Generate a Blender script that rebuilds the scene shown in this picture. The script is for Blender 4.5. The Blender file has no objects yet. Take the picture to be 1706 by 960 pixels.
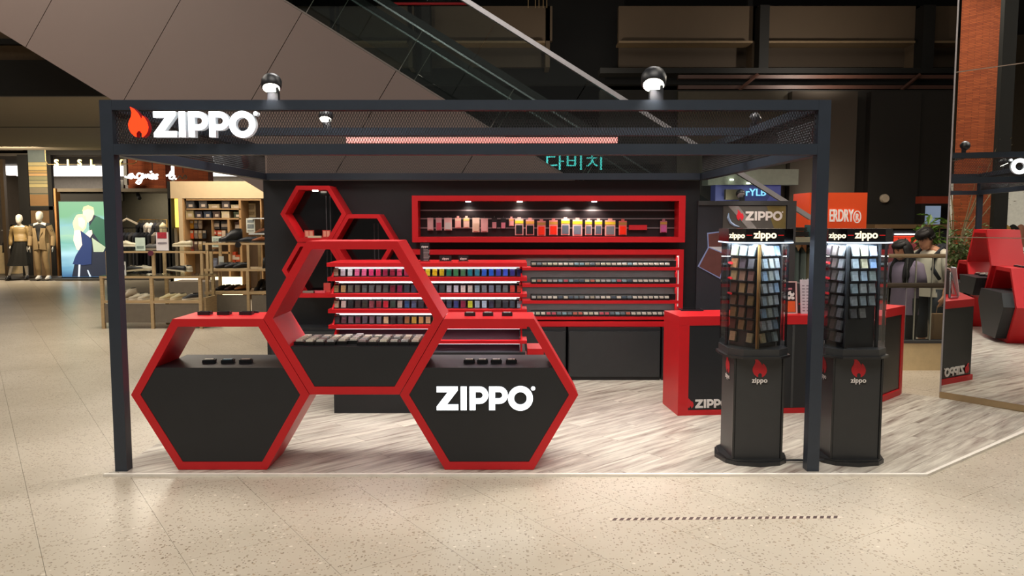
import bpy, bmesh, random
from math import *
from mathutils import Vector, Matrix
random.seed(7)
C = bpy.context.scene.collection
SC = bpy.context.scene
# ---------------------------------------------------------------- camera, world, light, exposure
F, TILT = 1319.0, radians(4.9)
CAMZ = 1.6
cd = bpy.data.cameras.new('camera'); cam = bpy.data.objects.new('camera', cd); C.objects.link(cam)
cam.location = (0, 0, CAMZ); cam.rotation_euler = (radians(90)-TILT, 0, 0)
cd.sensor_width = 36; cd.lens = 36*F/1706; cd.clip_start = .05; cd.clip_end = 200
SC.camera = cam
SC.view_settings.view_transform = 'Standard'
try: SC.view_settings.look = 'None'
except Exception: pass
SC.view_settings.exposure = 0.0; SC.view_settings.gamma = 1.0; SC.view_settings.use_curve_mapping = False
W = bpy.data.worlds.new('world'); SC.world = W; W.use_nodes = True
W.node_tree.nodes['Background'].inputs[0].default_value = (1.0, .92, .84, 1)
W.node_tree.nodes['Background'].inputs[1].default_value = .16
def area(name, loc, size, power, col=(1, .935, .85), rot=(0, 0, 0), sy=None, spread=180):
    l = bpy.data.lights.new(name, 'AREA'); l.energy = power; l.color = col
    l.shape = 'RECTANGLE'; l.size = size; l.size_y = sy or size; l.spread = radians(spread)
    o = bpy.data.objects.new(name, l); C.objects.link(o); o.location = loc; o.rotation_euler = rot
    o['kind'] = 'helper'; return o
def spot(name, loc, target, power, ang=60, blend=.6, col=(1, .9, .78), r=.04):
    l = bpy.data.lights.new(name, 'SPOT'); l.energy = power; l.color = col; l.spot_size = radians(ang); l.spot_blend = blend; l.shadow_soft_size = r
    o = bpy.data.objects.new(name, l); C.objects.link(o); o.location = loc
    o.rotation_euler = (Vector(target)-Vector(loc)).to_track_quat('-Z', 'Y').to_euler(); o['kind'] = 'helper'; return o
# unseen area fills added over the mall hall, spots for the floor pools
area('hall_fill', (0.5, 1.2, 6.8), 5.0, 425, sy=4.0)
area('hall_fill', (-6.5, 7.0, 6.8), 4.0, 400, sy=6.0, col=(1, .91, .78))
area('hall_fill', (3.4, 6.4, 6.8), 2.4, 130, sy=3.0, col=(1, .91, .78))
area('hall_fill', (-3.0, 14.5, 3.35), 4.0, 90, sy=2.0, col=(1, .86, .7))
spot('hall_spot', (1.3, 2.6, 6.5), (1.15, 4.0, 0), 420, 30, 1.0, r=.3)
spot('hall_spot', (2.6, 2.0, 6.5), (3.2, 4.4, 0), 260, 36, 1.0, r=.3)
area('hall_fill', (-6.6, 1.6, 6.8), 2.0, 160, sy=2.0)  # extra fill added to brighten the brick column
# white lamps shining down into the kiosk
area('kiosk_light', (-1.3, 6.0, 3.6), .8, 32, sy=.8, col=(1, .96, .92), spread=100)
area('kiosk_light', (1.2, 6.2, 3.6), .8, 34, sy=.8, col=(1, .93, .88), spread=100)

# ---------------------------------------------------------------- helpers
def at(px, py, Y):
    u = (px-853)/F; v = (480-py)/F
    d = (u, cos(TILT)+v*sin(TILT), -sin(TILT)+v*cos(TILT)); t = Y/d[1]
    return Vector((u*t, Y, CAMZ+d[2]*t))
def fl(px, py, z=0):
    u = (px-853)/F; v = (480-py)/F
    d = (u, cos(TILT)+v*sin(TILT), -sin(TILT)+v*cos(TILT)); t = (z-CAMZ)/d[2]
    return Vector((u*t, d[1]*t, z))
def lin(h):
    r = [int(h[i:i+2], 16)/255 for i in (0, 2, 4)]
    return tuple(c/12.92 if c <= .04045 else ((c+.055)/1.055)**2.4 for c in r)
MATS = {}
def mat(key, col='808080', rough=.5, metal=0, noise=.08, scale=14, emit=0, bump=0, stretch=None, spec=.5, ecol=None):
    if key in MATS: return MATS[key]
    m = bpy.data.materials.new(key); m.use_nodes = True; nt = m.node_tree; N = nt.nodes; L = nt.links
    b = N['Principled BSDF']; c = lin(col)
    b.inputs['Roughness'].default_value = rough; b.inputs['Metallic'].default_value = metal
    b.inputs['Specular IOR Level'].default_value = spec
    tc = N.new('ShaderNodeTexCoord'); mp = N.new('ShaderNodeMapping'); nz = N.new('ShaderNodeTexNoise'); mx = N.new('ShaderNodeMix'); mx.data_type = 'RGBA'
    nz.inputs['Scale'].default_value = scale; nz.inputs['Detail'].default_value = 3
    if stretch: mp.inputs['Scale'].default_value = stretch
    L.new(tc.outputs['Object'], mp.inputs[0]); L.new(mp.outputs[0], nz.inputs['Vector']); L.new(nz.outputs[0], mx.inputs[0])
    mx.inputs[6].default_value = tuple(max(0, x*(1-noise*2)) for x in c)+(1,)
    mx.inputs[7].default_value = tuple(min(1, x*(1+noise*2)) for x in c)+(1,)
    L.new(mx.outputs[2], b.inputs['Base Color'])
    if emit:
        b.inputs['Emission Strength'].default_value = emit
        if ecol: b.inputs['Emission Color'].default_value = lin(ecol)+(1,)
        else: L.new(mx.outputs[2], b.inputs['Emission Color'])
    if bump:
        bp = N.new('ShaderNodeBump'); bp.inputs['Strength'].default_value = bump; bp.inputs['Distance'].default_value = .01
        L.new(nz.outputs[0], bp.inputs['Height']); L.new(bp.outputs[0], b.inputs['Normal'])
    MATS[key] = m; return m
def glass(key, tint='ffffff', refl=.08, rough=.02):
    if key in MATS: return MATS[key]
    m = bpy.data.materials.new(key); m.use_nodes = True; nt = m.node_tree; N = nt.nodes; L = nt.links
    N.remove(N['Principled BSDF']); out = N['Material Output']
    t = N.new('ShaderNodeBsdfTransparent'); g = N.new('ShaderNodeBsdfGlossy'); mx = N.new('ShaderNodeMixShader'); fr = N.new('ShaderNodeFresnel'); ad = N.new('ShaderNodeMath')
    t.inputs[0].default_value = lin(tint)+(1,); g.inputs['Roughness'].default_value = rough; fr.inputs[0].default_value = 1.45
    ad.operation = 'MULTIPLY'; ad.inputs[1].default_value = refl/.08
    L.new(fr.outputs[0], ad.inputs[0]); L.new(ad.outputs[0], mx.inputs[0]); L.new(t.outputs[0], mx.inputs[1]); L.new(g.outputs[0], mx.inputs[2]); L.new(mx.outputs[0], out.inputs[0])
    MATS[key] = m; return m

class MB:
    def __init__(s): s.v = []; s.f = []; s.mi = []; s.mats = []
    def _m(s, m):
        if m not in s.mats: s.mats.append(m)
        return s.mats.index(m)
    def add(s, vs, fs, m, M=None):
        n = len(s.v); k = s._m(m)
        s.v += [(M @ Vector(v)) if M else Vector(v) for v in vs]
        for f in fs: s.f.append(tuple(n+i for i in f)); s.mi.append(k)
        return s
    def box(s, x0, y0, z0, x1, y1, z1, m, M=None):
        x0, x1 = min(x0, x1), max(x0, x1); y0, y1 = min(y0, y1), max(y0, y1); z0, z1 = min(z0, z1), max(z0, z1)
        return s.add([(x0,y0,z0),(x1,y0,z0),(x1,y1,z0),(x0,y1,z0),(x0,y0,z1),(x1,y0,z1),(x1,y1,z1),(x0,y1,z1)],
              [(3,2,1,0),(4,5,6,7),(0,1,5,4),(1,2,6,5),(2,3,7,6),(3,0,4,7)], m, M)
    def rect(s, px0, py0, px1, py1, Y, d, m):
        a = at(px0, py0, Y); b = at(px1, py1, Y)
        return s.box(a.x, Y, b.z, b.x, Y+d, a.z, m)
    def prism(s, pts, a0, a1, axis, m, M=None):
        n = len(pts)
        def P(p, a): return (p[0], a, p[1]) if axis == 'y' else ((p[0], p[1], a) if axis == 'z' else (a, p[0], p[1]))
        vs = [P(p, a0) for p in pts]+[P(p, a1) for p in pts]
        fs = [tuple(range(n)), tuple(range(2*n-1, n-1, -1))]+[(i, i+n, (i+1) % n+n, (i+1) % n) for i in range(n)]
        return s.add(vs, fs, m, M)
    def ring(s, outer, inner, a0, a1, m, M=None):   # prism ring in xz between y=a0..a1
        n = len(outer); vs = []
        for a in (a0, a1):
            vs += [(p[0], a, p[1]) for p in outer]+[(p[0], a, p[1]) for p in inner]
        fs = []
        for i in range(n):
            j = (i+1) % n
            fs += [(i, j, n+j, n+i), (2*n+i, 3*n+i, 3*n+j, 2*n+j), (i, 2*n+i, 2*n+j, j), (n+i, n+j, 3*n+j, 3*n+i)]
        return s.add(vs, fs, m, M)
    def loft(s, secs, m, cap=True, M=None):
        n = len(secs[0]); vs = [p for sec in secs for p in sec]; fs = []
        for k in range(len(secs)-1):
            for i in range(n):
                j = (i+1) % n; fs.append((k*n+i, k*n+j, (k+1)*n+j, (k+1)*n+i))
        if cap: fs += [tuple(range(n-1, -1, -1)), tuple(range((len(secs)-1)*n, len(secs)*n))]
        return s.add(vs, fs, m, M)
    def ell(s, secs, m, n=14, cap=True, M=None, wob=0, k=0):  # secs: (cx,cy,z,rx,ry)
        return s.loft([[(cx+rx*cos(2*pi*i/n)*(1+wob*sin(k*2*pi*i/n)), cy+ry*sin(2*pi*i/n)*(1+wob*sin(k*2*pi*i/n)), z) for i in range(n)] for cx, cy, z, rx, ry in secs], m, cap, M)
    def tube(s, pts, r, m, n=6, M=None):
        pts = [Vector(p) for p in pts]; rs = r if isinstance(r, (list, tuple)) else [r]*len(pts); secs = []; up = None
        for i, p in enumerate(pts):
            d = (pts[min(i+1, len(pts)-1)]-pts[max(i-1, 0)]).normalized()
            if up is None: up = Vector((0, 0, 1)) if abs(d.z) < .9 else Vector((1, 0, 0))
            a = d.cross(up).normalized(); b = d.cross(a).normalized(); up = -b if False else up
            secs.append([tuple(p+a*rs[i]*cos(2*pi*k/n)+b*rs[i]*sin(2*pi*k/n)) for k in range(n)])
        return s.loft(secs, m, True, M)
    def mesh(s, name='mesh', origin=None, smooth=False):
        if origin is None:
            xs = [v.x for v in s.v]; ys = [v.y for v in s.v]; zs = [v.z for v in s.v]
            origin = Vector(((min(xs)+max(xs))/2, (min(ys)+max(ys))/2, min(zs)))
        me = bpy.data.meshes.new(name); me.from_pydata([v-origin for v in s.v], [], s.f)
        for m in s.mats: me.materials.append(m)
        me.polygons.foreach_set('material_index', s.mi)
        bm = bmesh.new(); bm.from_mesh(me); bmesh.ops.recalc_face_normals(bm, faces=bm.faces); bm.to_mesh(me); bm.free()
        if smooth: me.polygons.foreach_set('use_smooth', [True]*len(me.polygons))
        me.update(); return me, origin
    def build(s, name, parent=None, label=None, cat=None, group=None, kind=None, smooth=False, local=False):
        me, o = s.mesh(name, None, smooth)
        return link(name, me, o, parent, label, cat, group, kind, local=local)
def tag(o, label=None, cat=None, group=None, kind=None):
    for k, v in (('label', label), ('category', cat), ('group', group), ('kind', kind)):
        if v: o[k] = v
    return o
def link(name, me, loc, parent=None, label=None, cat=None, group=None, kind=None, local=False, rot=None):
    o = bpy.data.objects.new(name, me); C.objects.link(o)
    o.location = loc if (parent is None or local) else Vector(loc)-acc(parent)
    if rot: o.rotation_euler = rot
    if parent: o.parent = parent
    return tag(o, label, cat, group, kind)
def acc(o):   # world origin of an unrotated chain of parents
    v = Vector(o.location)
    while o.parent: o = o.parent; v += Vector(o.location)
    return v
def thing(name, loc, label=None, cat=None, group=None, rz=0, kind=None):
    o = bpy.data.objects.new(name, None); C.objects.link(o); o.location = loc; o.rotation_euler = (0, 0, rz); o.empty_display_size = .1
    return tag(o, label, cat, group, kind)
def bx(name, a, m, parent=None, **k):
    b = MB(); b.box(*a, m); return b.build(name, parent, **k)
def rc(name, a, m, parent=None, **k):
    b = MB(); b.rect(*a, m); return b.build(name, parent, **k)
def ordn(n):
    w = ['first','second','third','fourth','fifth','sixth','seventh','eighth','ninth','tenth','eleventh','twelfth']
    return w[n-1] if n <= 12 else f"{n}{'st' if n % 10 == 1 else 'nd' if n % 10 == 2 else 'rd' if n % 10 == 3 else 'th'}"
def flat_curve(polys, extrude):
    cu = bpy.data.curves.new('c', 'CURVE'); cu.dimensions = '2D'; cu.fill_mode = 'BOTH'; cu.extrude = extrude
    for p in polys:
        sp = cu.splines.new('POLY'); sp.points.add(len(p)-1); sp.use_cyclic_u = True
        for i, q in enumerate(p): sp.points[i].co = (q[0], q[1], 0, 1)
    return to_mesh(cu)
def to_mesh(cu):
    o = bpy.data.objects.new('t', cu); C.objects.link(o); bpy.context.view_layer.update()
    me = bpy.data.meshes.new_from_object(o.evaluated_get(bpy.context.evaluated_depsgraph_get()))
    bpy.data.objects.remove(o); return me
TC = {}
def text(s, size, m, loc, rot=(pi/2, 0, 0), parent=None, name='lettering', ext=.002, bold=0, sx=1, align='CENTER', local=False, **k):
    key = (s, ext, bold, align, m.name)
    if key not in TC:
        cu = bpy.data.curves.new('t', 'FONT'); cu.body = s; cu.size = 1; cu.extrude = ext/size; cu.offset = bold; cu.align_x = align; cu.resolution_u = 3
        TC[key] = to_mesh(cu); TC[key].materials.clear(); TC[key].materials.append(m)
    o = link(name, TC[key], loc, parent, rot=rot, local=local, **k); o.scale = (size*sx, size, size); return o
# logo glyphs, unit height
def arc(cx, cy, r, a0, a1, n=10): return [(cx+r*cos(radians(a0+(a1-a0)*i/n)), cy+r*sin(radians(a0+(a1-a0)*i/n))) for i in range(n+1)]
GL = {'Z': [[(0,1),(.88,1),(.88,.84),(.42,.24),(.9,.24),(.9,0),(0,0),(0,.16),(.46,.76),(0,.76)]],
      'I': [[(0,0),(.25,0),(.25,1),(0,1)]],
      'P': [[(0,0),(.25,0),(.25,.27),(.42,.27)]+arc(.42,.635,.365,-90,90,12)+[(0,1)], [(.25,.5)]+[(.42,.5)]+arc(.42,.635,.135,-90,90,8)[1:]+[(.25,.77)]],
      'O': [arc(.5,.5,.52,0,352,44), arc(.5,.5,.27,0,345,23)],
      'dot': [arc(.08,.92,.085,0,340,17)],
      'flame': [[(.12,1.18),(.30,1.10),(.50,.92),(.60,.76),(.62,.66),(.68,.84),(.80,.74),(.90,.58),(.95,.40),(.92,.25),(.82,.10),(.68,0),(.62,0),(.63,.14),(.55,.24),(.45,.24),(.37,.14),(.38,0),(.30,.02),(.12,.16),(.02,.34),(.0,.5),(.04,.62),(.14,.78),(.18,.95)]]}
WORD = [('flame', -1.0), ('Z', 0), ('I', 1.0), ('P', 1.37), ('P', 2.19), ('O', 3.0), ('dot', 3.95)]
GC = {}
def logo(h, loc, ext, mw, mr, rot=(pi/2, 0, 0), parent=None, flame=True, sx=1, local=False):
    R = Matrix.Rotation(rot[2], 3, 'Z')
    for g, x in WORD:
        if g == 'flame' and not flame: continue
        m = mr if g == 'flame' else mw; key = (g, m.name, round(ext/h, 3))
        if key not in GC:
            GC[key] = flat_curve(GL[g], ext/h); GC[key].materials.clear(); GC[key].materials.append(m)
        fx = .84 if g == 'flame' else 1
        o = link('flame_emblem' if g == 'flame' else 'letter', GC[key], Vector(loc)+R @ Vector((x*h*sx, 0, 0)), parent, rot=rot, local=local)
        o.scale = (h*sx*fx, h, h)
def clip(poly, conv):   # convex ccw clip
    for i in range(len(conv)):
        a = conv[i]; b = conv[(i+1) % len(conv)]
        ins = lambda p: (b[0]-a[0])*(p[1]-a[1])-(b[1]-a[1])*(p[0]-a[0])
        out = []
        for j in range(len(poly)):
            p, q = poly[j], poly[(j+1) % len(poly)]; dp, dq = ins(p), ins(q)
            if dp >= 0: out.append(p)
            if dp*dq < 0: t = dp/(dp-dq); out.append((p[0]+(q[0]-p[0])*t, p[1]+(q[1]-p[1])*t))
        poly = out
        if len(poly) < 3: return []
    return poly
def inside(p, conv): return all((conv[(i+1) % len(conv)][0]-conv[i][0])*(p[1]-conv[i][1])-(conv[(i+1) % len(conv)][1]-conv[i][1])*(p[0]-conv[i][0]) > 0 for i in range(len(conv)))

# ---------------------------------------------------------------- materials
RED = mat('red_lacquer', 'c3101a', .42, noise=.04, scale=5)
BLK = mat('black_laminate', '1b1d21', .45, noise=.1, scale=9)
BLK2 = mat('black_metal', '1b1d22', .4, noise=.1)
DARK = mat('dark_paint', '15130f', .7)
DGREY = mat('dark_grey', '3c3d3e', .5)
SILV = mat('brushed_steel', 'b8bcc0', .25, 1)
WHITE = mat('white_plastic', 'e8e8e6', .4)
WOOD = mat('pale_oak', 'b09670', .5, noise=.14, scale=6, stretch=(1, 1, 8))
GREYP = mat('taupe_panel', '6d6458', .6)
BEIGE = mat('beige_wall', 'ccb592', .8, noise=.03)
LEDW = mat('led_white', 'ffffff', emit=4.5, ecol='f4f6ff', noise=0)
LEDC = mat('led_lamp', 'ffffff', emit=14, ecol='fffbe6', noise=0)
SIGNW = mat('lit_sign_white', 'ffffff', emit=2.6, ecol='f4faff', noise=0)
SIGNR = mat('lit_sign_red', 'ff3a10', emit=1.4, ecol='ff3a12', noise=0)
PRINTW = mat('print_white', 'e6e0dc', .5)
PRINTR = mat('print_red', 'c01824', .5)
CLEAR = glass('clear_glass', 'f2f6f5', .05)
ACRYL = glass('clear_acrylic', 'eef2f4', .07)
FRAMEM = mat('kiosk_frame_paint', '2a323d', .38, noise=.06)
SKIN = mat('skin', 'c08a6a', .55, noise=.04)
TRAYM = mat('tray_black', '0e0e0f', .4)
HAIR = mat('black_hair', '100c0b', .6, noise=.2, scale=60)

def terrazzo():
    m = bpy.data.materials.new('terrazzo'); m.use_nodes = True; nt = m.node_tree; N = nt.nodes; L = nt.links; b = N['Principled BSDF']
    b.inputs['Roughness'].default_value = .32; b.inputs['Specular IOR Level'].default_value = .35
    g = N.new('ShaderNodeNewGeometry'); n1 = N.new('ShaderNodeTexNoise'); n1.inputs['Scale'].default_value = 1.2
    oi = N.new('ShaderNodeObjectInfo')
    def ramp(a, b_, ca, cb):
        r = N.new('ShaderNodeValToRGB'); r.color_ramp.elements[0].position = a; r.color_ramp.elements[1].position = b_
        r.color_ramp.elements[0].color = ca; r.color_ramp.elements[1].color = cb; return r
    base = ramp(.3, .7, lin('b5ab9a')+(1,), lin('c4baaa')+(1,))
    L.new(g.outputs['Position'], n1.inputs['Vector']); L.new(n1.outputs[0], base.inputs[0])
    last = base.outputs[0]
    for sc, th, ca, cb in ((38, .30, '8d7f6c', 'a89c8a'), (70, .30, '6f6255', '9c8b73'), (26, .22, 'd8cfc0', 'a08e76')):
        v = N.new('ShaderNodeTexVoronoi'); v.inputs['Scale'].default_value = sc; L.new(g.outputs['Position'], v.inputs['Vector'])
        sp = N.new('ShaderNodeSeparateColor'); L.new(v.outputs['Color'], sp.inputs[0])
        pick = N.new('ShaderNodeMath'); pick.operation = 'GREATER_THAN'; pick.inputs[1].default_value = .62; L.new(sp.outputs[0], pick.inputs[0])
        near = N.new('ShaderNodeMath'); near.operation = 'LESS_THAN'; near.inputs[1].default_value = th; L.new(v.outputs['Distance'], near.inputs[0])
        mu = N.new('ShaderNodeMath'); mu.operation = 'MULTIPLY'; L.new(pick.outputs[0], mu.inputs[0]); L.new(near.outputs[0], mu.inputs[1])
        cr = ramp(0, 1, lin(ca)+(1,), lin(cb)+(1,)); L.new(sp.outputs[1], cr.inputs[0])
        mx = N.new('ShaderNodeMix'); mx.data_type = 'RGBA'; L.new(mu.outputs[0], mx.inputs[0]); L.new(last, mx.inputs[6]); L.new(cr.outputs[0], mx.inputs[7]); last = mx.outputs[2]
    L.new(last, b.inputs['Base Color']); return m
TERR = terrazzo()
def vinyl():
    m = bpy.data.materials.new('vinyl_plank'); m.use_nodes = True; nt = m.node_tree; N = nt.nodes; L = nt.links; b = N['Principled BSDF']
    b.inputs['Roughness'].default_value = .38; b.inputs['Specular IOR Level'].default_value = .35
    g = N.new('ShaderNodeNewGeometry'); mp = N.new('ShaderNodeMapping'); mp.inputs['Rotation'].default_value = (0, 0, radians(-42)); mp.inputs['Scale'].default_value = (1.3, 13, 1)
    vr = N.new('ShaderNodeVectorRotate'); vr.inputs['Angle'].default_value = radians(-42); 
    L.new(g.outputs['Position'], vr.inputs['Vector']); mp.inputs['Rotation'].default_value = (0, 0, 0); L.new(vr.outputs[0], mp.inputs[0])
    oi = N.new('ShaderNodeObjectInfo'); ad = N.new('ShaderNodeVectorMath'); ad.operation = 'ADD'
    sc = N.new('ShaderNodeVectorMath'); sc.operation = 'SCALE'; sc.inputs[3].default_value = 9; cb = N.new('ShaderNodeCombineXYZ')
    L.new(oi.outputs['Random'], cb.inputs[0]); L.new(oi.outputs['Random'], cb.inputs[2]); L.new(cb.outputs[0], sc.inputs[0]); L.new(mp.outputs[0], ad.inputs[0]); L.new(sc.outputs[0], ad.inputs[1])
    n = N.new('ShaderNodeTexNoise'); n.inputs['Scale'].default_value = 1.6; n.inputs['Detail'].default_value = 6; n.inputs['Roughness'].default_value = .62; L.new(ad.outputs[0], n.inputs['Vector'])
    r = N.new('ShaderNodeValToRGB'); e = r.color_ramp.elements; e[0].position = .30; e[0].color = lin('6d5c52')+(1,); e[1].position = .68; e[1].color = lin('d0cabd')+(1,)
    k = e.new(.42); k.color = lin('9f958a')+(1,); k = e.new(.54); k.color = lin('b9b2a6')+(1,)
    L.new(n.outputs[0], r.inputs[0]); hv = N.new('ShaderNodeHueSaturation'); mm = N.new('ShaderNodeMapRange'); mm.inputs[3].default_value = .9; mm.inputs[4].default_value = 1.06
    L.new(oi.outputs['Random'], mm.inputs[0]); L.new(mm.outputs[0], hv.inputs['Value']); L.new(r.outputs[0], hv.inputs['Color']); L.new(hv.outputs[0], b.inputs['Base Color']); return m
VINYL = vinyl()
def brickmat():
    m = bpy.data.materials.new('thin_brick'); m.use_nodes = True; nt = m.node_tree; N = nt.nodes; L = nt.links; b = N['Principled BSDF']
    b.inputs['Roughness'].default_value = .8; tc = N.new('ShaderNodeTexCoord'); mp = N.new('ShaderNodeMapping')
    sx = N.new('ShaderNodeSeparateXYZ'); cb = N.new('ShaderNodeCombineXYZ'); ad = N.new('ShaderNodeMath'); L.new(tc.outputs['Object'], sx.inputs[0])
    L.new(sx.outputs[0], ad.inputs[0]); L.new(sx.outputs[1], ad.inputs[1]); L.new(ad.outputs[0], cb.inputs[0]); L.new(sx.outputs[2], cb.inputs[1])
    br = N.new('ShaderNodeTexBrick'); br.inputs['Scale'].default_value = 1; br.inputs['Brick Width'].default_value = .3; br.inputs['Row Height'].default_value = .034; br.inputs['Mortar Size'].default_value = .0035
    br.inputs['Color1'].default_value = lin('b4592c')+(1,); br.inputs['Color2'].default_value = lin('964520')+(1,); br.inputs['Mortar'].default_value = lin('5c2a14')+(1,)
    L.new(cb.outputs[0], br.inputs['Vector']); L.new(br.outputs[0], b.inputs['Base Color']); return m
BRICK = brickmat()

# ---------------------------------------------------------------- SETTING
floor = bx('floor', (-20, -6, -.2, 16, 34, -.012), mat('grout', '9a9286', .8), kind='structure')
PLAT = [(-2.53, 4.86), (2.6, 4.86), (4.36, 6.28), (3.84, 7.0), (3.58, 7.2), (1.97, 8.02), (-2.53, 8.02)]
d1 = Vector((.566, -.824)); n1 = Vector((.824, .566)); tl = []
for i in range(-42, 60):
    for j in range(-28, 22):
        off = .22+i*.55; u0 = j*1.1+(.55 if i % 2 else 0)
        q = [n1*(off+a)+d1*(u0+b_) for a, b_ in ((.0009, .0009), (.5491, .0009), (.5491, 1.0991), (.0009, 1.0991))]
        c = sum(q, Vector((0, 0)))/4
        if not (-19 < c.x < 15 and -5 < c.y < 21): continue
        if all(inside(p, PLAT) for p in q): continue
        tl.append((c, q))
def vis(c):
    return c.y > 2.6 and abs(c.x) < c.y*.7+.8
tl.sort(key=lambda t: (0 if vis(t[0]) else 1, t[0].length))
far = MB()
for k, (c, q) in enumerate(tl):
    b = MB() if k < 296 else far
    b.prism([tuple(p) for p in q], -.012, 0, 'z', TERR)
    if k < 296: b.build('tile', floor)
far.build('far_tiles', floor, kind='stuff')
plat = MB(); plat.prism(PLAT, 0, .006, 'z', mat('platform_core', '77706a')); plat = plat.build('kiosk_floor', kind='structure')
a45 = radians(42); e1 = Vector((cos(a45), sin(a45))); e2 = Vector((-sin(a45), cos(a45)))
for i in range(-40, 60):
    for j in range(-8, 14):
        o1 = j*1.2+(i*.43 % 1.2); o2 = i*.152
        q = [e1*(o1+a)+e2*(o2+b_) for a, b_ in ((.001, .001), (1.199, .001), (1.199, .151), (.001, .151))]
        q = clip([tuple(p) for p in q], PLAT)
        if len(q) > 2:
            b = MB(); b.prism(q, .006, .012, 'z', VINYL); b.build('plank', plat)
tr = MB(); tr.box(-2.56, 4.835, 0, 2.6, 4.862, .016, mat('pale_trim', 'ece6dc', .4)); tr.build('edge_trim', plat)
tr = MB(); tr.prism([(2.6, 4.835), (4.38, 6.25), (4.36, 6.28), (2.6, 4.862)], 0, .016, 'z', mat('pale_trim')); tr.build('edge_trim', plat)
# hazard tape on the floor
tp = MB(); A = fl(1016, 868); B = fl(1406, 864)
dx = (B-A).normalized(); dn = Vector((-dx.y, dx.x, 0)); TW = .036; L_ = (B-A).length
tp.add([A, A+dx*L_, A+dx*L_+dn*TW, A+dn*TW, A+Vector((0,0,.0012)), A+dx*L_+Vector((0,0,.0012)), A+dx*L_+dn*TW+Vector((0,0,.0012)), A+dn*TW+Vector((0,0,.0012))], [(0,1,2,3),(4,5,6,7),(0,1,5,4),(1,2,6,5),(2,3,7,6),(3,0,4,7)], mat('tape_pale', 'cbbfae', .5))
k = 0; n = 33
for i in range(n):
    s = .01+i*(L_-.03)/n; up = Vector((0, 0, .0016))
    tp.add([A+dx*s+up, A+dx*(s+.021)+up, A+dx*(s+.040)+dn*TW+up, A+dx*(s+.019)+dn*TW+up], [(0,1,2,3)], mat('tape_brown', '55413d' if True else '', .5))
tp.build('floor_tape', label='brown and white diagonally striped tape stuck on the terrazzo floor', cat='tape')
# enclosure
bx('ceiling', (-20, -6, 8.0, 16, 34, 8.2), mat('black_ceiling', '0c0b0a', .9), kind='structure')
bx('wall_left', (-20.2, -6, 0, -20, 34, 8), mat('wall_warm', '54493c', .9), kind='structure')
bx('wall_right', (16, -6, 0, 16.2, 34, 8), mat('wall_dark', '2a251f', .9), kind='structure')
bx('wall_back', (-20, 33.2, 0, 16, 33.4, 8), mat('wall_dark2', '1d1a16', .9), kind='structure')
# lower ceiling over the left shops
CEIL = mat('soffit_beige', '7d7260', .8, noise=.03)
b = MB(); b.box(-20, 12.0, 3.43, -3.4, 21.0, 3.55, CEIL); cl = b.build('ceiling_shops', kind='structure')
bx('seam_strip', (-20, 15.8, 3.42, -3.4, 15.84, 3.431), DARK, cl)
b = MB(); b.box(-20, 11.9, 3.43, -3.4, 12.0, 3.95, DARK); b.build('bulkhead', cl)
b = MB(); b.box(-20, 12.1, 3.95, -3.4, 12.3, 4.75, mat('bulk_brown', '6b5840', .8)); b.box(-20, 12.0, 4.2, -3.4, 12.1, 4.28, DARK); b.build('bulkhead', cl)
bx('bulkhead', (-20, 12.3, 4.75, -3.4, 12.6, 8, mat('black_ceiling')), mat('black_ceiling'), cl) if False else bx('bulkhead', (-20, 12.3, 4.75, -3.4, 12.6, 8), mat('black_ceiling'), cl)
# upper gallery
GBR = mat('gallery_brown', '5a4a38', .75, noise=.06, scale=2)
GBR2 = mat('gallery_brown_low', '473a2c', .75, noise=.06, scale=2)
gal = thing('wall_gallery', (0, 15, 4), kind='structure')
bx('backing', (-3.4, 15.2, 4.15, 16, 15.4, 8), mat('black_ceiling'), gal)
for (p0, p1) in ((455, 560), (565, 690), (718, 920), (1031, 1266), (1281, 1537), (1556, 1800)):
    rc('fascia_panel', (p0, 10, p1, 68, 14.6, .15), GBR, gal)
    rc('ledge', (p0, 68, p1-12, 71.5, 14.35, .4), mat('ledge_brown', '7a6549', .6), gal)
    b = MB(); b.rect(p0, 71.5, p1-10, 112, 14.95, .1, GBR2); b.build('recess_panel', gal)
    b = MB(); a = at(p1-11, 10, 14.6); c = at(p1, 112, 14.6); b.box(a.x, 14.6, c.z, a.x+.08, 15.1, a.z, GBR); b.build('cheek', gal)
rc('beam', (1000, 113, 1800, 122, 14.0, .4), DARK, gal)
PIPE = mat('pipe_rust', '58382c', .5)
for y0, y1, x0 in ((125, 131, 1130), (142, 148, 1130)): rc('rail', (x0, y0, 1800, y1, 13.6, .08), PIPE, gal)
for x in (1245, 1515):
    p = at(x-14, 150, 13.55); q = at(x+18, 124, 13.55); b = MB(); b.tube([p, q], .03, PIPE); b.build('brace', gal)
for x in (880, 892, 898, 905, 911): 
    p = at(x, 0, 14.3); q = at(x, 13, 14.3); b = MB(); b.tube([p, q], .008, mat('hanger_gold', '8a7350', .4)); b.build('hanging_rod', gal)
rc('column', (1267, 8, 1280, 113, 14.3, .3), DARK, gal); rc('column', (1540, 8, 1555, 113, 14.3, .3), DARK, gal); rc('column', (702, 8, 717, 120, 14.3, .3), DARK, gal); rc('pipe', (638, 4, 780, 7, 13.8, .05), PRINTR, gal)
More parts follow.
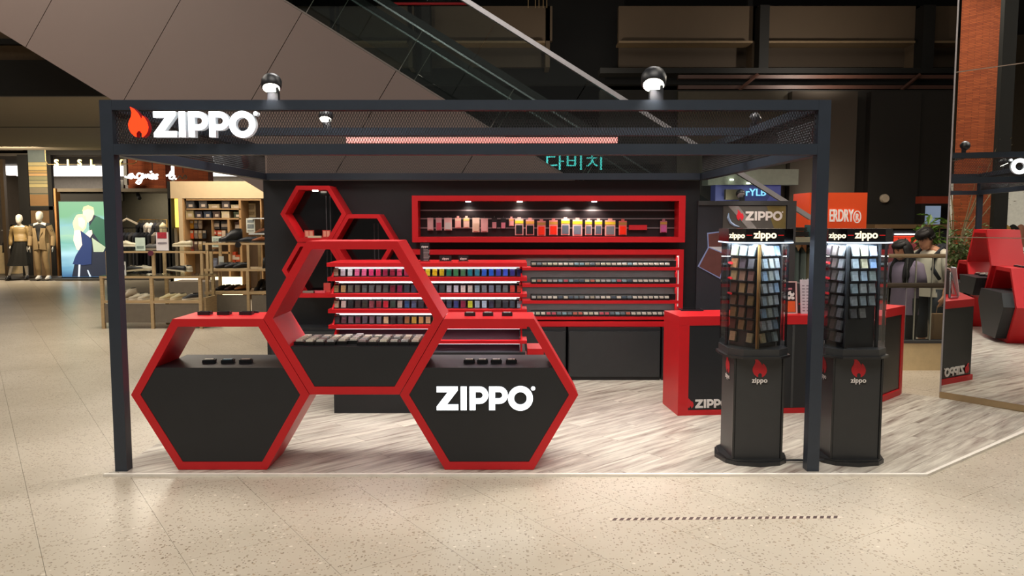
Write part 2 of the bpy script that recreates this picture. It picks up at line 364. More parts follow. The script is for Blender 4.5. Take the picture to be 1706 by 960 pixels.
# dark wall right with pilasters
WB = mat('wall_brown', '4a4238', .8, noise=.05, scale=1.5)
WB2 = mat('wall_brown_dark', '211e19', .8, noise=.05, scale=1.5)
w = thing('wall_storefront', (4, 13, 0), kind='structure')
a = at(1000, 150, 13.4); c = at(1850, 382, 13.4)
bx('wall_face', (a.x, 13.4, c.z, c.x, 13.6, a.z), WB2, w)
for p0, p1, m, d in ((1130, 1306, mat('wall_olive', '4b463a', .8), .1), (1320, 1421, WB, .25), (1452, 1526, WB2, .18), (1528, 1590, WB2, .12)):
    a = at(p0, 150, 13.4-d); c = at(p1, 382, 13.4-d); bx('pilaster', (a.x, 13.4-d, c.z, c.x, 13.4, a.z-.02), m, w)
rc('header_beam', (1458, 374, 1700, 381, 12.6, .5), mat('oak_ledge', '7a6040', .6), w)
spot('wall_washer', (4.9, 12.4, 1.75), (5.2, 13.4, 2.2), 16, 90, 1); spot('wall_washer', (7.6, 12.4, 1.75), (8.0, 13.4, 2.3), 12, 90, 1); spot('wall_washer', (3.4, 12.4, 1.75), (3.0, 13.4, 2.5), 10, 90, 1)
spot('gallery_washer', (1.0, 12.5, 3.9), (1, 14.6, 5), 60, 120, 1); spot('gallery_washer', (5.0, 12.5, 4.0), (5, 14.6, 5), 90, 130, 1); spot('gallery_washer', (-1.8, 12.5, 3.9), (-1.8, 14.6, 5), 30, 120, 1)
rc('wall_shop_back', (1160, 381, 1900, 600, 15.5, .2), mat('shop_dark', '2c2622', .8), kind='structure')
# ---------------------------------------------------------------- ESCALATOR
EY = 9.2
pa = at(470, 0, EY); pb = at(815, 215, EY)
sd = (pb-pa); sd = Vector((sd.x, 0, sd.z)).normalized(); sn = Vector((-sd.z, 0, sd.x))
if sn.z < 0: sn = -sn
def esc(s, h, Y=EY): p = pa+sd*s+sn*h; return Vector((p.x, Y, p.z))
CLAD = mat('escalator_cladding', '72625c', .55, noise=.02, scale=2)
E_ = thing('escalator', (0, 9.8, 0), 'long escalator with pinkish grey panelled side and glass balustrade behind the kiosk', 'escalator')
low = -1.98
def sl(s0, s1, h0, h1, y0, y1, m, nm):
    b = MB(); q = [esc(s0, h0), esc(s1, h0), esc(s1, h1), esc(s0, h1)]
    b.prism([(p.x, p.z) for p in q], y0, y1, 'y', m); return b.build(nm, E_)
# seam positions: px 503 on the upper edge
s0 = (at(503, 21, EY)-pa).dot(sd); pitch = 1.24
for k in range(-5, 6):
    a = s0+k*pitch; e = a+pitch
    zb = esc(e, low).z
    q = [(p.x, p.z) for p in (esc(a+.004, low), esc(e-.004, low), esc(e-.004, 0), esc(a+.004, 0))]
    q = clip(q, [(-30, .02), (30, .02), (30, 20), (-30, 20)]) or q
    b = MB(); b.prism(q, EY, EY+.04, 'y', CLAD); b.build('cladding_panel', E_)
SE = 6.15
sl(-5.0, 4.3, low+.02, -.03, EY+.05, 10.55, mat('truss', '1b1815', .7), 'truss')
sl(-4.5, SE, 0.002, 0.02, EY, EY+.1, mat('edge_grey', '6a625c', .4), 'edge_profile')
for Y in (EY+.12, 10.4):
    for k in range(-3, 5):
        sl(s0+k*pitch+.005, s0+(k+1)*pitch-.005, .03, .58, Y, Y+.012, glass('esc_glass', 'e8eeec', .08), 'glass_panel')
        sl(s0+(k+1)*pitch-.004, s0+(k+1)*pitch+.004, .03, .58, Y-.001, Y+.013, mat('joint', '8a857c', .4), 'glass_joint')
    sl(-4.5, SE, .58, .65, Y-.035, Y+.045, mat('rubber', '0c0c0d', .45), 'handrail')
    sl(-4.5, SE, .555, .58, Y-.015, Y+.025, SILV, 'handrail_guide')
for k in range(-3, 5):
    sl(s0+k*pitch-.55, s0+(k+1)*pitch-.56, .1, 1.06, EY, EY+.012, glass('esc_glass'), 'guard_glass')
sl(-4.0, SE+.3, 1.06, 1.11, EY-.025, EY+.04, mat('aluminium', 'b0adb0', .35, .6), 'guard_rail')
st = MB()
for k in range(40):
    s = -4.0+k*.26; p = esc(s, -.15)
    if p.z > .1: st.box(p.x-.2, EY+.2, p.z-.2, p.x+.2, 10.3, p.z, mat('step_metal', '3a3a3a', .4, .8))
st.build('steps', E_, kind='stuff')

# ---------------------------------------------------------------- KIOSK FRAME
x0, x1, yf, yb, zt = -2.515, 1.945, 4.9, 8.05, 2.33; zb0, zb1 = 2.03, 2.285; pw = .075
K = thing('kiosk_frame', (-.28, 6.4, .012), 'black steel canopy frame with mesh bands around the red kiosk', 'canopy frame')
for (xa, ya, zz) in ((x0, yf, .012), (x1-pw, yf, .012)): bx('post', (xa, ya, zz, xa+pw, ya+pw, zt), FRAMEM, K)
for ya, ex in ((yf, 0), (6.35, .02), (yb-pw-.05, 0)):
    bx('beam', (x0+pw+.001, ya, zt-.06, x1-pw-.001, ya+.07, zt), FRAMEM, K)
    if not ex: bx('beam', (x0+pw+.001, ya, zb0-.03, x1-pw-.001, ya+.07, zb0+.035), FRAMEM, K)
for xa in (x0, x1-.07):
    for z_ in ((zt-.06, zt), (zb0-.03, zb0+.035)): bx('beam', (xa, yf+pw+.001, z_[0], xa+.07, yb-.002, z_[1]), FRAMEM, K)
MESHM = mat('expanded_metal', '3c3a3c', .45, .6)
def mesh_band(p0, dirv, length, z0, z1, nm='mesh_panel'):
    b = MB(); h = z1-z0; cw = .0165*1.0; n = int((length+h*.5)/cw); w_ = .0016; nv = Vector((-dirv.y, dirv.x, 0))*.0015
    for sgn in (1, -1):
        for i in range(-int(h*.5/cw)-1, n+int(h*.5/cw)+1):
            xs = i*cw; t0, t1 = 0.0, 1.0; dxs = sgn*h*.5
            # clip to 0..length
            xa_, xb_ = xs, xs+dxs
            for lim in (0, length):
                pass
            def cl_(t): return xs+dxs*t
            ts = sorted([max(0, min(1, (0-xs)/dxs)), max(0, min(1, (length-xs)/dxs))])
            if ts[1]-ts[0] < .02: continue
            A_ = p0+dirv*cl_(ts[0])+Vector((0, 0, z0+h*ts[0])); B_ = p0+dirv*cl_(ts[1])+Vector((0, 0, z0+h*ts[1]))
            o = dirv*w_
            b.add([A_-o-nv, A_+o-nv, B_+o-nv, B_-o-nv, A_-o+nv, A_+o+nv, B_+o+nv, B_-o+nv], [(0,1,2,3),(7,6,5,4),(0,3,7,4),(1,5,6,2)], MESHM)
    o = b.build(nm, K, kind='stuff')
mesh_band(Vector((x0+pw, yf+.045, 0)), Vector((1, 0, 0)), x1-x0-2*pw, zb0+.03, zt-.055)
mesh_band(Vector((x0+pw, yb-.09, 0)), Vector((1, 0, 0)), x1-x0-2*pw, zb0+.03, zt-.055)
mesh_band(Vector((x0+.03, yf+pw, 0)), Vector((0, 1, 0)), yb-yf-pw, zb0+.03, zt-.055)
mesh_band(Vector((x1-.03, yf+pw, 0)), Vector((0, 1, 0)), yb-yf-pw, zb0+.03, zt-.055)
# lit sign, front left; repeats on both flanks
def sign(nm, label, org, rz, h, grp=None):
    S = thing(nm, org, label, 'sign', grp)
    side = mat('sign_return', 'c9cdd0', .4, noise=.02, emit=.3, ecol='c9d4dc'); rot = (pi/2, 0, rz)
    R = Matrix.Rotation(rz, 3, 'Z'); off = R @ Vector((0, -.03, 0))
    logo(h, Vector(org), .022, side, mat('sign_red_return', '8a1018', .4, emit=.25, ecol='a01018'), rot, S)
    logo(h*1.0, Vector(org)+R @ Vector((0, -.0235, 0)), .001, SIGNW, SIGNR, rot, S)
sg = at(260, 228, yf-.03); hh = .153
sign('illuminated_sign', 'white lit raised letters with red flame on front mesh of the kiosk', (sg.x, yf-.035, sg.z-.005), 0, hh)
sign('illuminated_sign', 'raised letters on the shoe-shop flank of the canopy, seen from behind', (x0-.045, 7.55, 2.09), -pi/2, .16)
sign('illuminated_sign', 'raised letters on the mirror-side flank of the canopy, seen from behind', (x1+.045, 5.3, 2.09), pi/2, .16)
text('R', .035, mat('sign_grey', '8fa0ab', .4), (at(427.5, 190, yf).x, yf-.061, at(427, 189, yf).z), parent=None, name='registered_mark', ext=.0005, label='tiny letter on the small round disc of the lit sign', cat='letter') if False else None
# added glowing bar below the mid beam, stands in for a pink-lit band behind
a = at(575, 228, 6.3); c = at(1030, 237, 6.3)
bx('added_glow_bar', (a.x, 6.34, c.z, c.x, 6.39, a.z), mat('pink_glow', 'ffb0a8', emit=.42, ecol='d88a8c', noise=0), label='added long pale pink glowing bar under the canopy middle beam', cat='light')
# flood lamps
def flood(p, rx, rz, s, label, lit=True, grp='flood lamps on the canopy', target=None, power=0):
    T = thing('flood_lamp', p, label, 'lamp', grp)
    M = Matrix.Translation(Vector((0, 0, .075*s))) @ Matrix.Rotation(rz, 4, 'Z') @ Matrix.Rotation(rx, 4, 'X')
    b = MB(); n = 18
    b.loft([[(r*cos(2*pi*i/n), r*sin(2*pi*i/n), z) for i in range(n)] for r, z in ((.055*s, 0), (.06*s, .005*s), (.062*s, .05*s), (.05*s, .075*s), (.02*s, .085*s))], BLK2, True, M); b.build('housing', T, smooth=True, local=True)
    b = MB(); b.loft([[(r*cos(2*pi*i/n), r*sin(2*pi*i/n), z) for i in range(n)] for r, z in ((.05*s, -.004*s), (.05*s, .001*s))], LEDC if lit else mat('lens_off', 'b9bcc0', .15), True, M); b.build('lens', T, local=True)
    b = MB(); b.box(-.02*s, -.02*s, 0, .045*s, .02*s, .05*s, BLK2); b.box(.03*s, -.012*s, .05*s, .045*s, .012*s, .12*s, BLK2); b.build('bracket', T, local=True)
    if lit and target:
        spot('flood_light', Vector(p)+M @ Vector((0, 0, -.02*s)), target, power, 95, .8)
a = at(450, 160, yf); flood((a.x, 4.93, zt), radians(-25), .2, 1.0, 'lit black round flood lamp on front beam near the letters sign', target=(-1.2, 6.0, 0), power=65)
a = at(1090, 165, yf); flood((a.x, 4.93, zt), radians(-30), -.2, 1.25, 'lit black round flood lamp at the middle of the front beam', target=(.7, 6.2, 0), power=75)
a = at(541, 205, 6.35); flood((a.x, 6.38, zt), radians(-25), 0, .9, 'small lit flood lamp on the middle roof beam behind the mesh', target=(-.6, 7.9, 1.2), power=22)
a = at(1255, 208, 6.35); flood((a.x, 6.38, zt), radians(60), 1.2, .8, 'unlit flood lamp on the middle roof beam near the cashier side', lit=False)
spot('floor_light', (-1.2, 5.6, 2.3), (-.9, 5.6, 0), 36, 75, .8); spot('floor_light', (.8, 5.6, 2.3), (.8, 5.6, 0), 22, 80, .8); spot('floor_light', (2.6, 5.2, 3.2), (2.6, 5.6, 0), 30, 60, .9)

# ---------------------------------------------------------------- HEXAGON DISPLAYS
def hexpts(cx, cz, hw, hh, tw=None): tw = tw or hw/2; return [(cx-hw, cz), (cx-tw, cz-hh), (cx+tw, cz-hh), (cx+hw, cz), (cx+tw, cz+hh), (cx-tw, cz+hh)]
def display_box(p, label, grp, m_in='dcdcd8', rz=0, open_=True, s=1):
    T = thing('lighter_box', p, label, 'box', grp, rz)
    b = MB(); b.box(-.04*s, -.028*s, 0, .04*s, .028*s, .014, BLK); b.box(-.04*s, -.028*s, .014, -.034*s, .028*s, .02, BLK); b.box(.034*s, -.028*s, .014, .04*s, .028*s, .02, BLK); b.box(-.04*s, .022*s, .014, .04*s, .028*s, .02, BLK); b.box(-.04*s, -.028*s, .014, .04*s, -.022*s, .02, BLK); b.build('tray', T, local=True)
    if m_in: b = MB(); b.box(-.028*s, -.018*s, .014, .006*s, .018*s, .024, mat('case_'+m_in, m_in, .3, .7)); b.box(.008*s, -.018*s, .014, .026*s, .018*s, .024, mat('case_'+m_in, m_in, .3, .7)); b.build('lighter', T, local=True)
cents = [(-1.845, .499), (-.995, .985), (-.145, .499)]
HW, HH, TW = .566, .486, .283
names = ['red hexagon display with plain black cabinet, nearest the canopy corner post', 'red hexagon display raised between two others, black cabinet holding lighter trays', 'red hexagon display whose black cabinet carries white lit letters']
YH0, YH1 = 4.93, 5.30
boxtops = [.672, .806, .672]
for i, (cx, cz) in enumerate(cents):
    D = thing('hexagon_display', (cx, (YH0+YH1)/2, .012 if i != 1 else cz-HH), names[i], 'display stand', 'front hexagon displays')
    o = hexpts(cx, cz-.006*0, HW-.002, HH-.002, TW); t = .052
    inn = hexpts(cx, cz, HW-t*1.155, HH-t, TW-t*.577)
    y1 = YH1+(.04 if i == 1 else -.01)
    b = MB(); b.ring(o, inn, YH0, y1, RED); b.build('frame', D)
    zt_ = boxtops[i]; g = .0015
    inn2 = hexpts(cx, cz, HW-t*1.155-g, HH-t-g, TW-t*.577)
    frac = (zt_-cz)/(HH-t)
    def xat(z):
        q = abs(z-cz)/(HH-t); return (HW-t*1.155)+(TW-t*.577-(HW-t*1.155))*q-g
    if zt_ > cz: pts = [(cx-xat(cz), cz), (cx-TW+t*.577, cz-HH+t+g), (cx+TW-t*.577, cz-HH+t+g), (cx+xat(cz), cz), (cx+xat(zt_), zt_), (cx-xat(zt_), zt_)]
    else: pts = [(cx-TW+t*.577, cz-HH+t+g), (cx+TW-t*.577, cz-HH+t+g), (cx+xat(zt_), zt_), (cx-xat(zt_), zt_)]
    b = MB(); b.prism(pts, YH0+.004, y1+.13, 'y', BLK); b.build('cabinet', D)
    if i == 2:
        h = .151; lg = at(728, 683, YH0); logo(h, (lg.x, YH0-.002, lg.z), .008, mat('sign_return'), SIGNR, parent=D, flame=False)
        logo(h, (lg.x, YH0-.0105, lg.z), .0006, SIGNW, SIGNR, parent=D, flame=False)
spot('tray_fill', (-.9, 5.0, 2.28), (-.9, 5.15, .8), 8, 50, .9);  # added spot that brightens the lighter trays, no lamp built here
# small boxes on the hexagons
def on_plane(px, py, z): p = fl(px, py, z); return p
zt0 = cents[0][1]+HH-.001
nm = ['nearest the corner post', 'in the middle of three', 'nearest the raised hexagon']
for k, px in enumerate((342, 374, 411)): p = on_plane(px, 524, zt0); display_box((p.x, p.y, zt0), f'closed black lighter box on top bar of corner-post hexagon, {nm[k]}', 'boxes on the hexagon by the post', None)
p = on_plane(428, 521, zt0); b = MB(); b.box(p.x-.012, 5.24, zt0, p.x+.012, 5.27, zt0+.012, BLK); b.build('tiny_lighter', label='tiny black lighter lying on top bar beside the raised hexagon', cat='lighter')
for k, (px, c) in enumerate(((349, 'd8d8d2'), (380, '9fc0d8'), (410, 'b0a0a0'))): p = on_plane(px, 604, .672); display_box((p.x, p.y, .672), f"black box with {['white','pale blue','dull pink'][k]} lighter on plain black hexagon cabinet", 'open boxes on the plain cabinet', c, .15)
nm2 = ['nearest the raised hexagon', 'in the middle of three', 'farthest from the raised hexagon']
for k, px in enumerate((783, 813, 845)): p = on_plane(px, 526, zt0); display_box((p.x, p.y, zt0), f'black box with pale lighter on top bar above lit letters, {nm2[k]}', 'boxes on the bar above lit letters', 'cfc8c4', 0, s=.85)
nm4 = ['first from the raised hexagon', 'second from the raised hexagon', 'third from the raised hexagon', 'fourth and last from the raised hexagon']
for k, px in enumerate((782, 804, 827, 852)): p = on_plane(px, 604, .672); display_box((p.x, p.y, .672), f'black box with cream lighter on lettered cabinet, {nm4[k]}', 'open boxes on the lettered cabinet', 'ded8c8', 0, s=.9)
# trays of lighters on the centre cabinet
zc = .8065; tcols = ['c9c0b4', 'e2ddd0', 'b8b8b8', 'e8e2d0', 'a89a98', 'd8d0c0', 'ccc8c0']
TM = [mat('tl_'+c, c, .35, .15) for c in tcols]; trays = [(-1.335, 4.98, 2, 0), (-1.205, 4.965, 2, 0)]
NT = 12
placen = ['front', 'second', 'third', 'rear']
for k in range(NT):
    xk = -1.36+k*.0675; yk = 4.985+(.03 if k in (4, 5) else .0)+(.015 if k in (0,) else 0); rowsn = 4
    if k in (5,): yk += .03
    b = MB(); b.box(xk-.032, yk, zc, xk+.032, yk+.27, zc+.02, TRAYM); b.build('lighter_tray', label=f'black lighter tray on raised cabinet, {ordn(k+1)} from the corner-post hexagon', cat='tray', group='black trays on the raised cabinet')
    for r in range(4):
        if (k, r) in ((7, 2), (9, 1)): continue
        c = (k*3+r*5) % 7; yy = yk+.036+r*.066
        key = ('tl', c)
        if key not in TC: bb = MB(); bb.box(-.022, -.022, 0, .005, .022, .011, TM[c]); bb.box(.0065, -.022, 0, .021, .022, .011, TM[c]); TC[key] = bb.mesh('lighter', Vector((0, 0, 0)))[0]
        link('pocket_lighter', TC[key], (xk, yy, zc+.0205), None, f'pale metal lighter in {ordn(k+1)} tray from the corner-post hexagon, {placen[r]} place', 'lighter', 'lighters in the trays')
# ---------------------------------------------------------------- KIOSK BACK WALL
YW = 8.06
wl = bx('wall_kiosk', (-2.515, YW, .012, 1.9, YW+.12, 2.0), BLK, kind='structure')
def wallhex(cx, cz, hw, hh, label, dep=.3):
    D = thing('wall_hexagon', (cx, YW-dep/2, cz-hh), label, 'wall shelf', 'red hexagons on the black wall')
    o = hexpts(cx, cz, hw, hh); t = .04; inn = hexpts(cx, cz, hw-t*1.155, hh-t)
    b = MB(); b.ring(o, inn, YW-dep, YW, RED); b.build('frame', D)
    b = MB(); b.prism(inn, YW-.03, YW-.004, 'y', mat('niche_gloss', '0a0a0c', .12)); b.build('backing', D)
    for x_ in (.06, .1): bx('wall_track', (cx+x_, YW-.036, cz-hh+t*2.2, cx+x_+.012, YW-.03, cz+hh-t*2.2), mat('track', '4c4e52', .3, .6), D)
    return D
YX = YW-.3
A_ = at(467, 359, YX); B_ = at(577, 360, YX); T_ = at(520, 311, YX); U_ = at(520, 402, YX)
hw = (B_.x-A_.x)/2; hh = (T_.z-U_.z)/2; cx = (A_.x+B_.x)/2; cz = (T_.z+U_.z)/2
hh = hw*.85
h1 = wallhex(cx, cz, hw, hh, 'upper red wall hexagon, topmost, with small packs inside')
wallhex(cx+1.5*hw-.002, cz-hh+.0, hw, hh-.003, 'red wall hexagon nearest the long red boxes, mostly behind the raised display', dep=.29)
wallhex(cx, cz-2*hh-.002, hw, hh-.003, 'lowest red wall hexagon, nearest the shoe shop, partly behind the raised display', dep=.295)
b = MB(); n = 14; b.loft([[(cx+r*cos(2*pi*i/n), YX+.1+r*sin(2*pi*i/n), z) for i in range(n)] for r, z in ((.028, cz+hh-.0405), (.03, cz+hh-.05))], LEDC); b.build('downlight', label='small round downlight inside the topmost red wall hexagon', cat='light')
spot('hex_light', (cx, YX+.1, cz+hh-.07), (cx, YX+.12, 0), 3.5, 110, .5)
zb_ = cz-hh+.041
def pack(name, px0, py0, px1, py1, Y, col, label, cat='pack', d=.012, grp=None, col2=None, win=None):
    T = None; a = at(px0, py0, Y); c = at(px1, py1, Y); b = MB()
    m = mat('pk_'+col, col, .45); w_ = c.x-a.x; h_ = a.z-c.z
    T = thing(name, ((a.x+c.x)/2, Y, c.z), label, cat, grp)
    b.box(a.x, Y, c.z, c.x, Y+d*.4, a.z, m); b.build('card', T)
    if col2: b = MB(); b.box(a.x+w_*.3, Y, a.z, c.x-w_*.3, Y+d*.4, a.z+.018, m); b.build('hang_tab', T)
    b = MB(); b.box(a.x+w_*.12, Y-d, c.z+h_*.08, c.x-w_*.12, Y, c.z+h_*.62, mat('pk_'+(win or col), win or col, .3)); b.build('blister', T)
    if col2: b = MB(); b.box(a.x, Y-d*.3, c.z+h_*.72, c.x, Y-.0005, c.z+h_*.9, mat('pk_'+col2, col2, .4)); b.build('label_band', T)
    return T
for k, (p0, p1) in enumerate(((507, 523), (537, 551))):
    a = at(p0, 386, YX+.06); c = at(p1, 398, YX+.06)
    b = MB(); b.box(a.x, YX+.06, zb_, c.x, YX+.07, zb_+.075, mat('pk_c04038', 'c04038', .5)); b.box(a.x+.01, YX+.055, zb_+.01, (a.x+c.x)/2-.004, YX+.06, zb_+.065, mat('pk_e0a088', 'e0a088', .5)); b.box((a.x+c.x)/2+.004, YX+.055, zb_+.01, c.x-.01, YX+.06, zb_+.065, mat('pk_e0a088')); b.build('gift_pack', label=f"red and peach gift pack in topmost wall hexagon, {['left','right'][k]} of the pair", cat='pack', group='packs in topmost hexagon')
a = at(515, 400, YX+.06); b = MB(); b.box(a.x, YX+.01, zb_, a.x+.13, YX+.045, zb_+.02, mat('pk_d0c0a0', 'd0c0a0')); b.build('flat_pack', label='flat cream pack lying in front of gift packs in topmost wall hexagon', cat='pack')
zl = cz-3*hh-.002+.003+.041
for (p0, p1, hh_, c, nm_) in ((506, 526, .02, '8a8478', 'grey flat pack'), (524, 543, .022, 'd8606a', 'pink flat pack'), (537, 548, .09, 'd05048', 'upright red card')):
    a = at(p0, 490, YX+.1); c2 = at(p1, 490, YX+.1); b = MB(); yy = YX+.06 if hh_ < .05 else YX+.16
    b.box(a.x, yy, zl, c2.x, yy+.04, zl+hh_, mat('pk_'+c, c)); b.build('flat_pack', label=f'{nm_} standing in the lowest red wall hexagon', cat='pack', group='packs in lowest hexagon')
# long niche box
YN = YW-.25
N_ = thing('wall_display_box', at(913, 404, YN), 'long red box shelf high on black wall with hanging packs', 'wall shelf')
a = at(686, 326, YN); c = at(1141, 404, YN); X0, X1, Z0, Z1 = a.x, c.x, c.z, a.z; t = .058
o = [(X0, Z0), (X1, Z0), (X1, Z1), (X0, Z1)]; i_ = [(X0+t, Z0+t*.9), (X1-t*1.1, Z0+t*.9), (X1-t*1.1, Z1-t*.9), (X0+t, Z1-t*.9)]
b = MB(); b.ring(o, i_, YN, YW, RED); b.build('frame', N_)
bx('backing', (X0+t, YW-.03, Z0+t*.9, X1-t*1.1, YW-.003, Z1-t*.9), mat('niche_wine', '1d1116', .4), N_)
for y in (350.5, 364.5, 380): a = at(700, y, YW-.04); bx('slat_rail', (X0+t, YW-.04, a.z-.006, X1-t*1.1, YW-.03, a.z+.006), mat('rail_steel', 'b0a0a4', .3, .8), N_)
for px, lit in ((780, 0), (866, 1), (990, 0)):
    p = at(px, 335, YN+.12); b = MB(); b.loft([[(p.x+r*cos(2*pi*i/14), YN+.12+r*sin(2*pi*i/14), z) for i in range(14)] for r, z in ((.026, Z1-t*.9-.001), (.028, Z1-t*.9-.009))], LEDC if lit else LEDW)
    b.build('downlight', label=f"small round downlight {['near the shoe-shop end','in the middle','near the cashier end'][(780, 866, 990).index(px)]} of the long red box", cat='light', group='downlights in the long red box')
    spot('niche_light', (p.x, YN+.10, Z1-t-.03), (p.x, YW-.03, Z0+.1), (2.2, 3, 5)[(780, 866, 990).index(px)], 120, .7, r=.02)
spot('niche_light', (at(950, 335, YN).x, YN+.08, Z1-t-.03), (at(945, 335, YN).x, YW-.03, Z0+.15), 5, 95, .7, r=.02)
YP = YW-.075
hang = [(712, 722, 361, 384, 'd8a8a8', None, None), (726, 736, 361, 384, 'cf9a9e', None, 'c05060'), (740, 753, 361, 384, 'e0b0ae', None, 'c8c0bc'), (758, 768, 361, 380, 'e8a8a0', 'e8c8b0', None), (772, 782, 361, 380, 'e8c0b0', 'e8d080', None), (787, 799, 361, 387, 'e8c8b8', None, 'd8b8a0'), (801, 813, 362, 387, 'd8a0a0', None, None), (819, 828, 361, 382, '201418', None, 'c08088'), (834, 843, 362, 382, '1c1216', None, 'c07080'), (848, 856, 362, 377, 'e09a98', 'e0a060', None),
        (858, 872, 363, 392, 'e8b8b4', 'e0d030', '20242a'), (876, 890, 364, 392, 'd89898', 'd09840', '101418'), (895, 909, 366, 393, 'd08080', 'a88040', 'e03018'), (915, 929, 365, 392, 'd88888', 'c09040', 'e83018'), (935, 949, 363, 392, 'f0c8c0', 'e8d830', '5a6a78'), (954, 970, 364, 393, 'f0c0b8', 'e8d830', '6a7888'), (975, 986, 365, 392, 'f0c0b8', 'e8d830', '6a7480'), (991, 1003, 365, 392, 'f0c0b8', 'e8d830', '5a6a78'), (1008, 1025, 365, 393, 'e8a8a0', 'e0c830', '707a80'), (1031, 1044, 366, 392, 'd86860', 'a88040', 'f03010'), (1100, 1111, 366, 388, 'b06878', 'b89040', 'b85890')]
for k, (p0, p1, q0, q1, c, c2, wn) in enumerate(hang):
    T = pack('hanging_pack', p0, q0+2, p1, q1, YP, c, f"{'dark' if c[0] in '12' else 'pink'} hanging pack {'with yellow band ' if c2 else ''}in the long red box, {ordn(k+1)} from the shoe-shop end", grp='packs hanging in the long red box', col2=c2, win=wn)
    a = at((p0+p1)/2, q0, YP); b = MB(); b.tube([(a.x, YW-.035, a.z+.005), (a.x, YP+.002, a.z+.005), (a.x, YP+.002, a.z-.02)], .002, SILV, 4); b.build('hook', T)
rc('price_ledge', (1048, 375, 1078, 383, YW-.07, .035), PRINTR, label='red card strip hooked beside packs in the long red box', cat='card')
# shelf unit
YS = YW-.22
S_ = thing('wall_shelf_unit', at(913, 545, YS), 'red framed wall shelf unit with four shelves of small lighter cases', 'shelf')
a = at(680, 416, YS); c = at(1137, 544, YS); X0, X1, Z0, Z1 = a.x, c.x, c.z, a.z
bx('top_board', (X0, YS, Z1-.05, X1, YW, Z1), RED, S_); bx('side_board', (X1-.045, YS, Z0, X1, YW, Z1-.05), RED, S_); bx('side_board', (X0, YS, Z0, X0+.045, YW, Z1-.05), RED, S_)
bx('backing', (X0+.045, YW-.02, Z0, X1-.045, YW-.002, Z1-.05), mat('grey_felt', '4a4c4a', .85), S_)
shz = []
for y in (445.5, 473.5, 501, 528):
    z_ = at(900, y, YS).z; shz.append(z_); bx('shelf_board', (X0+.046, YS, z_-.03, X1-.046, YW-.021, z_), RED, S_)
bx('base_lip', (X0+.046, YS-.02, Z0, X1-.046, YS+.03, Z0+.05), RED, S_)
bx('led_strip', (X1-.052, YS+.01, Z0+.2, X1-.046, YS+.02, Z1-.06), mat('led_side', 'd8d0cc', emit=.5, noise=0), S_)
area('shelf_light', (.9, YW-.12, Z1-.07), 1.6, 5, sy=.05, col=(1, .95, .9), rot=(radians(-10), 0, 0))
for z_ in shz[:3]: area('shelf_light', (.9, YW-.1, z_-.04), 1.6, 1.8, sy=.04, col=(1, .97, .95))
CASES = ['d8d2c4', 'b8b8b8', 'c87060', '8fb0bc', 'e0dcd0', 'a8a090', '506070', 'd06070', 'c8c8b0', '70808a']
def casemesh(c):
    key = ('case', c)
    if key not in TC:
        b = MB(); b.box(-.024, 0, 0, .024, .045, .012, TRAYM); b.add([(-.024, .03, .012), (.024, .03, .012), (.024, .045, .034), (-.024, .045, .034), (-.024, .045, .012), (.024, .045, .012)], [(0,1,2,3),(3,2,5,4),(0,3,4),(1,5,2)], TRAYM)
        m = mat('cs_'+c, c, .35, .3); b.add([(-.019, .004, .0125), (.019, .004, .0125), (.019, .034, .026), (-.019, .034, .026)], [(0,1,2,3)], m); b.add([(-.019, .004, .0125), (.019, .004, .0125), (.019, .034, .0125), (-.019, .034, .0125)], [(0,1,2,3)], m)
        b.box(-.019, .0015, .0125, .019, .006, .026, m); TC[key] = b.mesh('case', Vector((0, 0, 0)))[0]
    return TC[key]
cn = {'d8d2c4': 'cream', 'b8b8b8': 'silver', 'c87060': 'reddish', '8fb0bc': 'pale blue', 'e0dcd0': 'white', 'a8a090': 'taupe', '506070': 'slate', 'd06070': 'rose', 'c8c8b0': 'straw', '70808a': 'grey blue'}
sn_ = ['top', 'second', 'third', 'bottom']
for r, z_ in enumerate(shz):
    bx('display_strip', (at(884, 440, YS+.07).x, YS+.068, z_+.001, X1-.06, YS+.085, z_+.062), TRAYM, S_)
    for k in range(26):
        px = 1112-k*8.9-(0 if r < 3 else 2)
        if px < 880: break
        p = at(px, 440, YS+.03); c = CASES[(k*7+r*3+(k*k) % 5) % 10] if k > 6 else 'd8d2c4' if k % 2 else 'e0dcd0'
        o = link('lighter_case', casemesh(c), (p.x, YS+.02, z_+.001), None, f'small {cn[c]} lighter case on {sn_[r]} wall shelf, {ordn(k+1)} from the cashier end', 'case', 'lighter cases on the wall shelves'); o.scale = (1, 1, 1.5)
# cabinets below
for k, (p0, p1) in enumerate(((450, 560), (565, 745), (750, 943), (947, 1101), (1104, 1162))):
    a = at(p0, 546, YW-.3); c = at(p1, 546, YW-.3)
    T = thing('base_cabinet', ((a.x+c.x)/2, YW-.15, .012), f"black base cabinet under the black wall, {ordn(k+1)} from the shoe-shop end", 'cabinet', 'black base cabinets')
    bx('carcass', (a.x, YW-.28, .012, c.x, YW-.002, Z0-.005), BLK, T); bx('door', (a.x+.008, YW-.3, .05, c.x-.008, YW-.281, Z0-.04), mat('cab_door', '2a2c2e', .4), T)
